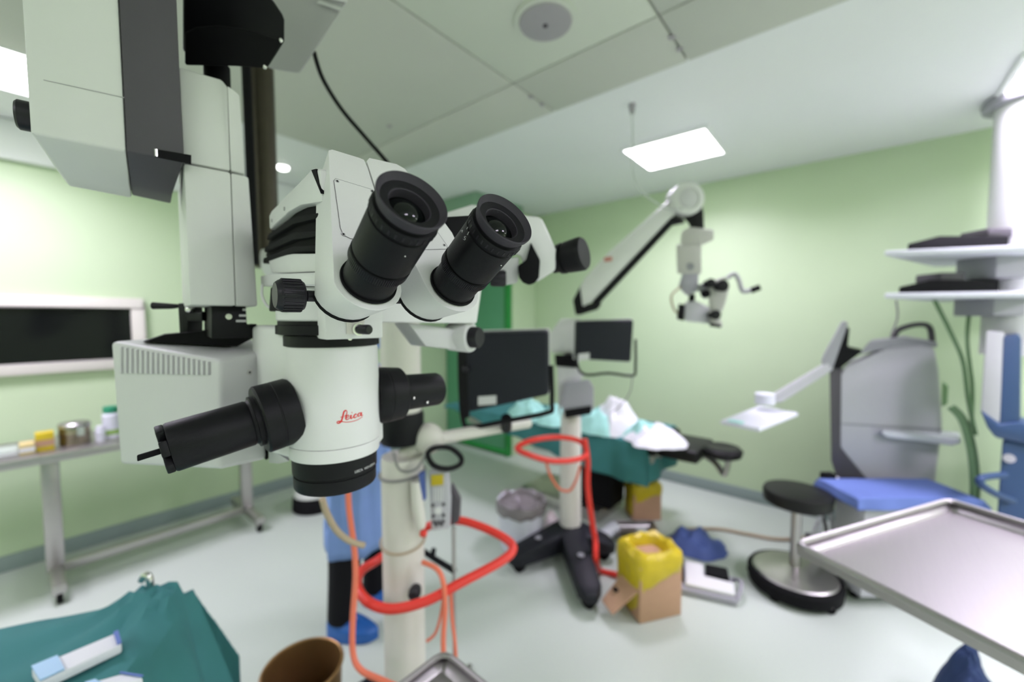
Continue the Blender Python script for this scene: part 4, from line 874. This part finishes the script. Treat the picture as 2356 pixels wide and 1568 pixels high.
# ------------------------------------------------------------------ teal-draped table, lower left
zd = .85
pa, pbb, pc = G(352, 1392, zd), G(-40, 1470, zd), G(600, 1590, zd)
Xd = (pa - pbb).normalized(); Yd = V((-Xd.y, Xd.x, 0)); hxd, hyd = .36, .30
cd = pa - Xd * (hxd - .035) - Yd * (hyd - .01); cd.z = 0
dt = thing('draped_table', 'instrument table with a hooked steel post under a teal cloth', 'table', cd)
part('table_top', MB().box(cd + UP * (zd - .02), (hxd * 2 - .02, hyd * 2 - .02, .03), (Xd, Yd, UP)), m_steel, dt)
for a_ in (-1, 1):
    for b_ in (-1, 1): part('leg', MB().cyl(cd + Xd * a_ * (hxd - .05) + Yd * b_ * (hyd - .05) + UP * .0, cd + Xd * a_ * (hxd - .05) + Yd * b_ * (hyd - .05) + UP * (zd - .03), .015, n=12), m_steel2, dt)
po = W(348, 1385, pa.dot(FW) + .01)
part('post', MB().tube([V((po.x, po.y, zd - .02)), W(346, 1350, po.dot(FW)), W(343, 1328, po.dot(FW)), W(335, 1322, po.dot(FW)), W(326, 1335, po.dot(FW))], .008, 10), m_chrome, dt)
lp = Xd * 0
def hump(a_, b_):
    p_ = cd + Xd * a_ + Yd * b_; d_ = (V((p_.x, p_.y)) - V((po.x, po.y))).length
    ang = math.atan2(p_.y - po.y, p_.x - po.x)
    return .035 * math.exp(-(d_ / .07) ** 2) + .012 * math.exp(-d_ / .2) * math.sin(ang * 9) + .006 * noise.noise(V((a_ * 9, b_ * 9, 2)))
solo('teal_drape', drape((cd.x, cd.y, 0), Xd, Yd, hxd + .01, hyd + .01, zd + .008, .42, .02, 7, 1, hump, .12, n=90), m_teal, 'teal cloth draped over the low table with the hooked post', 'drape', solid=.003)
tip = W(398, 1362, po.dot(FW)); solo('cloth_corner', MB().prism([W(350, 1388, po.dot(FW)), W(372, 1368, po.dot(FW)), tip, W(380, 1385, po.dot(FW) + .01), W(364, 1400, po.dot(FW))], FW * .03, .5), m_teal, 'pointed teal cloth corner knotted at the hooked post', 'cloth', bevel=.003)
def packet(pts, z, label, mt2):
    P_ = [G(x, y, z) for x, y in pts]; t = thing('sterile_packet', label, 'packet', sum(P_, V()) / 4)
    part('pouch', MB().prism(P_, UP * -.02), m_cloth, t, bevel=.004)
    e0 = [P_[0].lerp(P_[1], .28), P_[3].lerp(P_[2], .28)]
    part('blue_flap', MB().prism([P_[0] + UP * .001, e0[0] + UP * .001, e0[1] + UP * .001, P_[3] + UP * .001], UP * .003), mt2, t)
    e1_ = [P_[0].lerp(P_[1], .94), P_[3].lerp(P_[2], .94)]
    part('blue_edge', MB().prism([e1_[0] + UP * .001, P_[1] + UP * .001, P_[2] + UP * .001, e1_[1] + UP * .001], UP * .003), m_bluesheet, t)
m_sky = mat('sky_blue_film', (.32, .55, .75), .4)
packet([(72, 1535), (272, 1452), (280, 1480), (92, 1568)], zd + .035, 'white and blue sterile packet lying on the teal cloth', m_sky)
packet([(195, 1572), (280, 1548), (330, 1556), (230, 1600)], zd + .035, 'second white packet lying nearer the table edge on the teal cloth', m_sky)
# bronze bucket and small tray
g_ = G(697, 1535, .42); c_ = V((g_.x, g_.y, 0))
bk = thing('pail', 'bronze coloured round metal pail standing on the floor', 'pail', c_)
part('wall', MB().lathe(c_, UP, [(0, .095), (.004, .10), (.42, .118), (.425, .120), (.42, .115), (.01, .094)], 36, caps=False), m_bronze, bk)
part('bottom', MB().cyl(c_ + UP * .002, c_ + UP * .01, .096), m_bronze, bk)
part('rim', MB().tube([c_ + V((math.cos(a_ * .5236), math.sin(a_ * .5236), 0)) * .119 + UP * .423 for a_ in range(12)], .005, 8, 4, True), m_bronze, bk)
zs = .80; ap = G(1022, 1498, zs); e1_ = (G(925, 1572, zs) - ap).normalized(); e2_ = (G(1155, 1572, zs) - ap).normalized(); e2_ = (e2_ - e1_ * e2_.dot(e1_) * .9).normalized()
smt = thing('mayo_tray', 'small steel tray stand in front of the beige pillar', 'tray', (ap + e1_ * .19 + e2_ * .15) * V((1, 1, 0)))
tray(smt, [ap, ap + e1_ * .38, ap + e1_ * .38 + e2_ * .30, ap + e2_ * .30], .02, m_steel, .006)
q = (ap + e1_ * .19 + e2_ * .15); q.z = 0
part('post', MB().cyl(q + UP * .02, q + UP * (zs - .021), .014), m_steel2, smt); part('foot', MB().box(q + UP * .012, (.34, .05, .024), (e1_, e2_, UP)), m_steel2, smt, bevel=.005)
# large tray table, lower right
zr = .95; ta, tb, tc_ = G(1832, 1250, zr), G(2182, 1150, zr), G(2356, 1545, zr)
ex = (tb - ta); lx = ex.length; ex.normalize(); ey = V((-ex.y, ex.x, 0)); ey = ey if ey.dot(tc_ - ta) > 0 else -ey
rt_ = thing('instrument_table', 'large brushed steel tray table beside the round stool', 'table', (ta + ex * lx / 2 + ey * .26) * V((1, 1, 0)))
tray(rt_, [ta, tb, tb + ey * .53, ta + ey * .53], .028, m_steel, .008)
part('tray_skirt', MB().prism([ta + ey * .0 - UP * .004, ta + ey * .53 - UP * .004, ta + ey * .53 + ex * .004 - UP * .03, ta + ex * .004 - UP * .03], ex * .003), m_steel2, rt_)
q = ta + ex * (lx * .6) + ey * .57; q.z = 0
part('post', MB().cyl(q + UP * .04, q + UP * (zr + .02), .016), m_steel2, rt_)
part('tray_support', MB().tube([q + UP * (zr - .045), ta + ex * (lx * .6) + ey * .2 - UP * .045], .010, 10), m_steel2, rt_)
part('foot', MB().box(q + UP * .02 - ey * .05, (.5, .06, .04), (ey, ex, UP)), m_steel2, rt_, bevel=.008)
g_ = G(2235, 1560, .2); solo('blue_cloth', heap(V((g_.x, g_.y, 0)) + UP * .0, .16, .12, .26, 31, fr=6), mat('navy_cloth', (.015, .035, .10), .8), 'dark navy bag slumped on the floor under the large steel tray', 'bag')

# ------------------------------------------------------------------ stool
sc_ = G(1826, 1352) + FW * .0; c_ = V((sc_.x, sc_.y, 0))
so = thing('stool', 'round black stool on a steel column with a ring foot base', 'stool', c_)
zs_ = .50
part('seat', MB().lathe(c_ + UP * zs_, UP, [(0, .155), (.008, .166), (.055, .170), (.072, .163), (.080, .14), (.082, .01)], 48), m_pads, so)
part('column', MB().cyl(c_ + UP * .1, c_ + UP * zs_, .026), m_steel2, so)
part('base_plate', MB().lathe(c_ + UP * .085, UP, [(0, .21), (.012, .212), (.022, .20), (.03, .10), (.05, .05)], 48), m_steel2, so)
part('bumper', MB().lathe(c_, UP, [(.02, .20), (.022, .228), (.085, .235), (.10, .225), (.10, .20)], 48), m_blackm, so)
for i in range(5):
    q = i * 1.2566 + .3; e_ = c_ + V((math.cos(q), math.sin(q), 0)) * .21; caster(so, (e_.x, e_.y), .028, .022)

# ------------------------------------------------------------------ eye-surgery machine on the right
dp = 2.45
bx = W(2045, 1240, dp); pc_ = thing('phaco_machine', 'grey eye-surgery console with tilted screen and white tray arm', 'medical console', (bx.x + .15, bx.y + .1, 0))
def cz(px, z): q = W(px, 800, dp); return V((q.x, q.y, z))
part('body', rprism([W(1932, 860, dp), W(1945, 840, dp), W(2040, 800, dp), W(2120, 790, dp), W(2150, 800, dp), W(2160, 850, dp), W(2168, 975, dp), cz(2160, .06), cz(2040, .06), W(2000, 1110, dp), W(1945, 1065, dp), W(1930, 1020, dp)], .34), m_lightgrey, pc_, bevel=.02, seg=3)
part('front_spine', rprism([W(1908, 830, dp - .02), W(1936, 850, dp - .02), W(1934, 1030, dp - .02), W(2005, 1115, dp - .02), cz(2030, .10), cz(1990, .10), W(1925, 1100, dp - .02), W(1912, 1060, dp - .02)], .30), m_dkgrey, pc_, bevel=.01)
part('top_deck', rprism([W(1975, 815, dp), W(2000, 785, dp), W(2080, 775, dp), W(2158, 788, dp), W(2155, 800, dp), W(2120, 792, dp), W(2040, 802, dp)], .32), m_panelgrey, pc_, bevel=.008)
part('body_seam', rprism([W(1932, 972, dp - .003), W(2168, 985, dp - .003), W(2168, 991, dp - .003), W(1932, 976, dp - .003)], .005), m_panelgrey, pc_)
part('carry_handle', MB().tube([W(2055, 778, dp + .1), W(2068, 758, dp + .1), W(2110, 746, dp + .1), W(2138, 752, dp + .1), W(2145, 785, dp + .1)], .016, 10), m_dkgrey, pc_)
part('side_shelf', rprism([W(2025, 992, dp - .06), W(2210, 1008, dp - .06), W(2212, 1020, dp - .06), W(2190, 1026, dp - .06), W(2040, 1006, dp - .06)], .20), m_bin, pc_, bevel=.01)
sn = part('screen_housing', rprism([W(1888, 830, dp - .1), W(1938, 738, dp - .1), W(1952, 742, dp - .1), W(1915, 850, dp - .1), W(1900, 850, dp - .1)], .30), m_panelgrey, pc_, bevel=.008)
part('screen_back', rprism([W(1912, 842, dp - .08), W(1948, 752, dp - .08), W(1955, 755, dp - .08), W(1950, 800, dp - .08), W(1985, 808, dp - .08), W(1930, 850, dp - .08)], .22), m_blackm, pc_, bevel=.01)
part('tray_arm', rprism([W(1905, 832, dp - .1), W(1918, 850, dp - .1), W(1800, 925, dp - .15), W(1765, 928, dp - .15), W(1770, 912, dp - .15)], .06), m_lightgrey, pc_, bevel=.01)
part('arm_joint', MB().cyl(W(1760, 928, dp - .12), W(1760, 905, dp - .12), .05), m_bin, pc_)
zp = W(1745, 945, 2.3).z; tp = [G(x, y, zp) for x, y in ((1656, 966), (1748, 984), (1838, 948), (1745, 932))]
tp = [V((p_.x, p_.y, zp)) for p_ in tp]
part('white_tray', MB().prism(tp, UP * -.022), m_bin, pc_, bevel=.008)
part('tray_label', MB().prism([G(1672, 968, zp + .001), G(1708, 975, zp + .001), G(1714, 970, zp + .001), G(1680, 964, zp + .001)], UP * .001), m_mint, pc_)
for a_, b_ in ((-.18, .03), (.2, .03), (-.18, .28), (.2, .28)):
    q = W(2060, 800, dp) + RT * a_ + FW * b_; caster(pc_, (q.x, q.y), .035, .03)
part('foot_frame', MB().box(V((0, 0, .055)) + (W(2060, 800, dp) + FW * .16) * V((1, 1, 0)), (.52, .34, .03), (RT, FW, UP)), m_dkgrey, pc_, bevel=.008)
part('side_pocket', rprism([W(2168, 880, dp + .03), W(2182, 890, dp + .03), W(2180, 930, dp + .03), W(2166, 935, dp + .03)], .1), m_hosegreen, pc_, bevel=.005)
# blue sheet over a small trolley
db = 2.22; ub = W(2060, 1130, db); cb_ = V((ub.x, ub.y, 0)); zb_ = W(2060, 1122, db).z
tq = thing('trolley', 'low white trolley under the blue sheet', 'trolley', cb_)
part('shelf', MB().box(cb_ + UP * (zb_ - .02), (.54, .22, .03), (RT, FW, UP)), m_bin, tq, bevel=.004)
part('cabinet', MB().box(cb_ + UP * (zb_ * .5 + .01) - RT * .0, (.50, .20, zb_ - .10), (RT, FW, UP)), m_lightgrey, tq, bevel=.01)
for a_ in (-.2, .2): caster(tq, cb_ + RT * a_, .03, .03)
solo('blue_sheet', drape(cb_, RT, FW, .30, .12, zb_ + .002, .06, .012, 9, 4, zmin=.05), m_bluesheet, 'blue sheet draped over the low trolley in front of the grey console', 'sheet', solid=.003)
g_ = W(1912, 1120, 2.38)
cm = thing('cable_bundle', 'bundle of pale cables and black plugs at the end of the blue sheet', 'cables', V((g_.x, g_.y, 0)))
for i in range(6):
    x_ = 1893 + i * 7
    part('cable', MB().tube([W(x_ + 4, 1092 + 6 * (i % 3), 2.37), W(x_ + 14 * math.sin(i * 2), 1140, 2.36 + .01 * i), W(x_ - 16 * math.sin(i), 1180, 2.37), W(x_ - 20 + i * 7, 1225, 2.38), V((g_.x, g_.y, .02)) + RT * (.03 * i - .08)], .010, 8), [m_lightgrey, m_bin, m_dkgrey][i % 3], cm)
part('plug', MB().box(W(1905, 1096, 2.37), (.07, .05, .05), (RT, FW, UP)), m_blackm, cm, bevel=.01)

# ------------------------------------------------------------------ ceiling pendant with shelves
dpn = 2.24; pcn = W(2362, 400, dpn); 
pn = thing('ceiling_pendant', 'white ceiling pendant column carrying two shelves', 'pendant', (pcn.x, pcn.y, ZC))
part('ceiling_flange', MB().lathe((pcn.x, pcn.y, ZC), (0, 0, -1), [(0, .17), (.02, .18), (.05, .175), (.055, .12)], 40), m_panelgrey, pn)
part('column', MB().lathe((pcn.x, pcn.y, 1.35), UP, [(0, .13), (ZC - 1.39, .13)], 36), m_white, pn)
for (ya, yb, yk) in ((583, 560, 535), (680, 664, 645)):
    zsh = W(2200, (ya + yb) / 2, 2.1).z
    P_ = [W(2034, ya + 6, 2.16), W(2370, yb, 1.98), W(2450, yb, 2.45), W(2150, ya - 22, 2.62)]
    P_ = [V((p_.x, p_.y, zsh)) for p_ in P_]
    part('shelf', MB().prism(P_, UP * -.028), m_bin, pn, bevel=.006)
part('shelf_bracket', MB().box(L(2.62, 2.24, W(2300, 615, 2.2).z), (.26, .2, .12), (RT, FW, UP)), m_panelgrey, pn, bevel=.01)
part('shelf_bracket', MB().box(L(2.62, 2.24, W(2300, 705, 2.2).z), (.26, .2, .10), (RT, FW, UP)), m_panelgrey, pn, bevel=.01)
part('lower_column', MB().box(L(2.72, 2.3, 1.60), (.10, .10, .26), (RT, FW, UP)), m_panelgrey, pn, bevel=.01)
for (ya, hgt, label, xa, off) in ((574, .10, 'flat black device with raised end on the upper pendant shelf', 2088, .0), (668, .09, 'flat black device with a cable lump on the lower pendant shelf', 2068, .0)):
    zsh = W(2200, {574: 571.5, 668: 672}[ya], 2.1).z
    A_ = W(xa, ya, 2.16); A_.z = zsh
    t = thing('black_device', label, 'device', A_ + RT * .25)
    part('case', rprism([A_, A_ + RT * .52, A_ + RT * .52 + UP * hgt * .75, A_ + RT * .16 + UP * hgt * .75, A_ + UP * hgt * .35], .18), m_blackm, t, bevel=.006)
    part('raised_module', MB().box(A_ + RT * (.50 if ya < 600 else .30) + FW * .09 + UP * hgt * .95, (.13, .14, hgt * .5), (RT, FW, UP)), m_dkgrey, t, bevel=.008)
for i, (pts, r_) in enumerate((([(2150, 690), (2185, 760), (2215, 830), (2228, 920), (2245, 1000)], .010), ([(2235, 690), (2225, 780), (2238, 900), (2232, 1010)], .009), ([(2062, 690), (2065, 730), (2050, 770)], .005))):
    solo('gas_hose', MB().tube([W(x, y, 2.36) for x, y in pts] , r_, 8), m_hosegreen if i < 2 else m_greyc, ['dark green gas hose sloping down from the lower pendant shelf', 'second green gas hose hanging straight below the pendant shelf', 'thin grey cable dangling under the end of the lower shelf'][i], 'hose')
solo('corrugated_hose', MB().tube([W(2188, 935, 2.30), W(2215, 965, 2.26), W(2235, 1030, 2.22), W(2243, 1110, 2.2), W(2240, 1190, 2.2), W(2238, 1290, 2.2)], .02, 10), m_hosegreen, 'thick green corrugated hose curving behind the blue machine', 'hose')
# ------------------------------------------------------------------ blue anaesthesia machine
da = 2.02; qb = W(2330, 1000, da)
an = thing('anaesthesia_machine', 'dark blue anaesthesia machine with a grey side panel under the pendant', 'medical machine', (qb.x + .1, qb.y, 0))
part('monitor_case', rprism([W(2308, 772, da), W(2344, 768, da), W(2350, 780, da), W(2348, 975, da), W(2296, 1000, da), W(2300, 960, da)], .22), m_bluemach, an, bevel=.01)
part('side_panel', rprism([W(2268, 760, da + .02), W(2312, 764, da), W(2302, 985, da), W(2256, 950, da + .02)], .2), m_lightgrey, an, bevel=.012)
part('tilt_base', rprism([W(2254, 942, da + .01), W(2300, 975, da - .01), W(2350, 970, da - .02), W(2400, 990, da - .02), W(2400, 1030, da - .02), W(2290, 1008, da), W(2272, 985, da)], .2), m_bluemach, an, bevel=.015)
pz = lambda px, z: V((W(px, 900, da).x, W(px, 900, da).y, z))
part('trunk', rprism([W(2306, 1010, da + .02), W(2420, 1020, da + .02), pz(2420, .12), pz(2312, .12)], .34), m_bluemach, an, bevel=.02)
part('handle_bar', MB().tube([W(2312, 1092, da), W(2262, 1098, da - .04), W(2256, 1112, da - .05), W(2290, 1135, da - .04), W(2330, 1152, da)], .016, 10), m_bluemach, an)
part('badge', MB().cyl(W(2322, 1054, da + .015), W(2322, 1054, da), .022, n=16), m_lightgrey, an)
part('base', MB().box(V((0, 0, .09)) + (W(2365, 900, da) + FW * .16) * V((1, 1, 0)), (.36, .40, .06), (RT, FW, UP)), m_bluemach, an, bevel=.015)
for a_ in (-.12, .12):
    for b_ in (.02, .30): q = W(2365, 900, da) + RT * a_ + FW * b_; caster(an, (q.x, q.y), .035, .03)
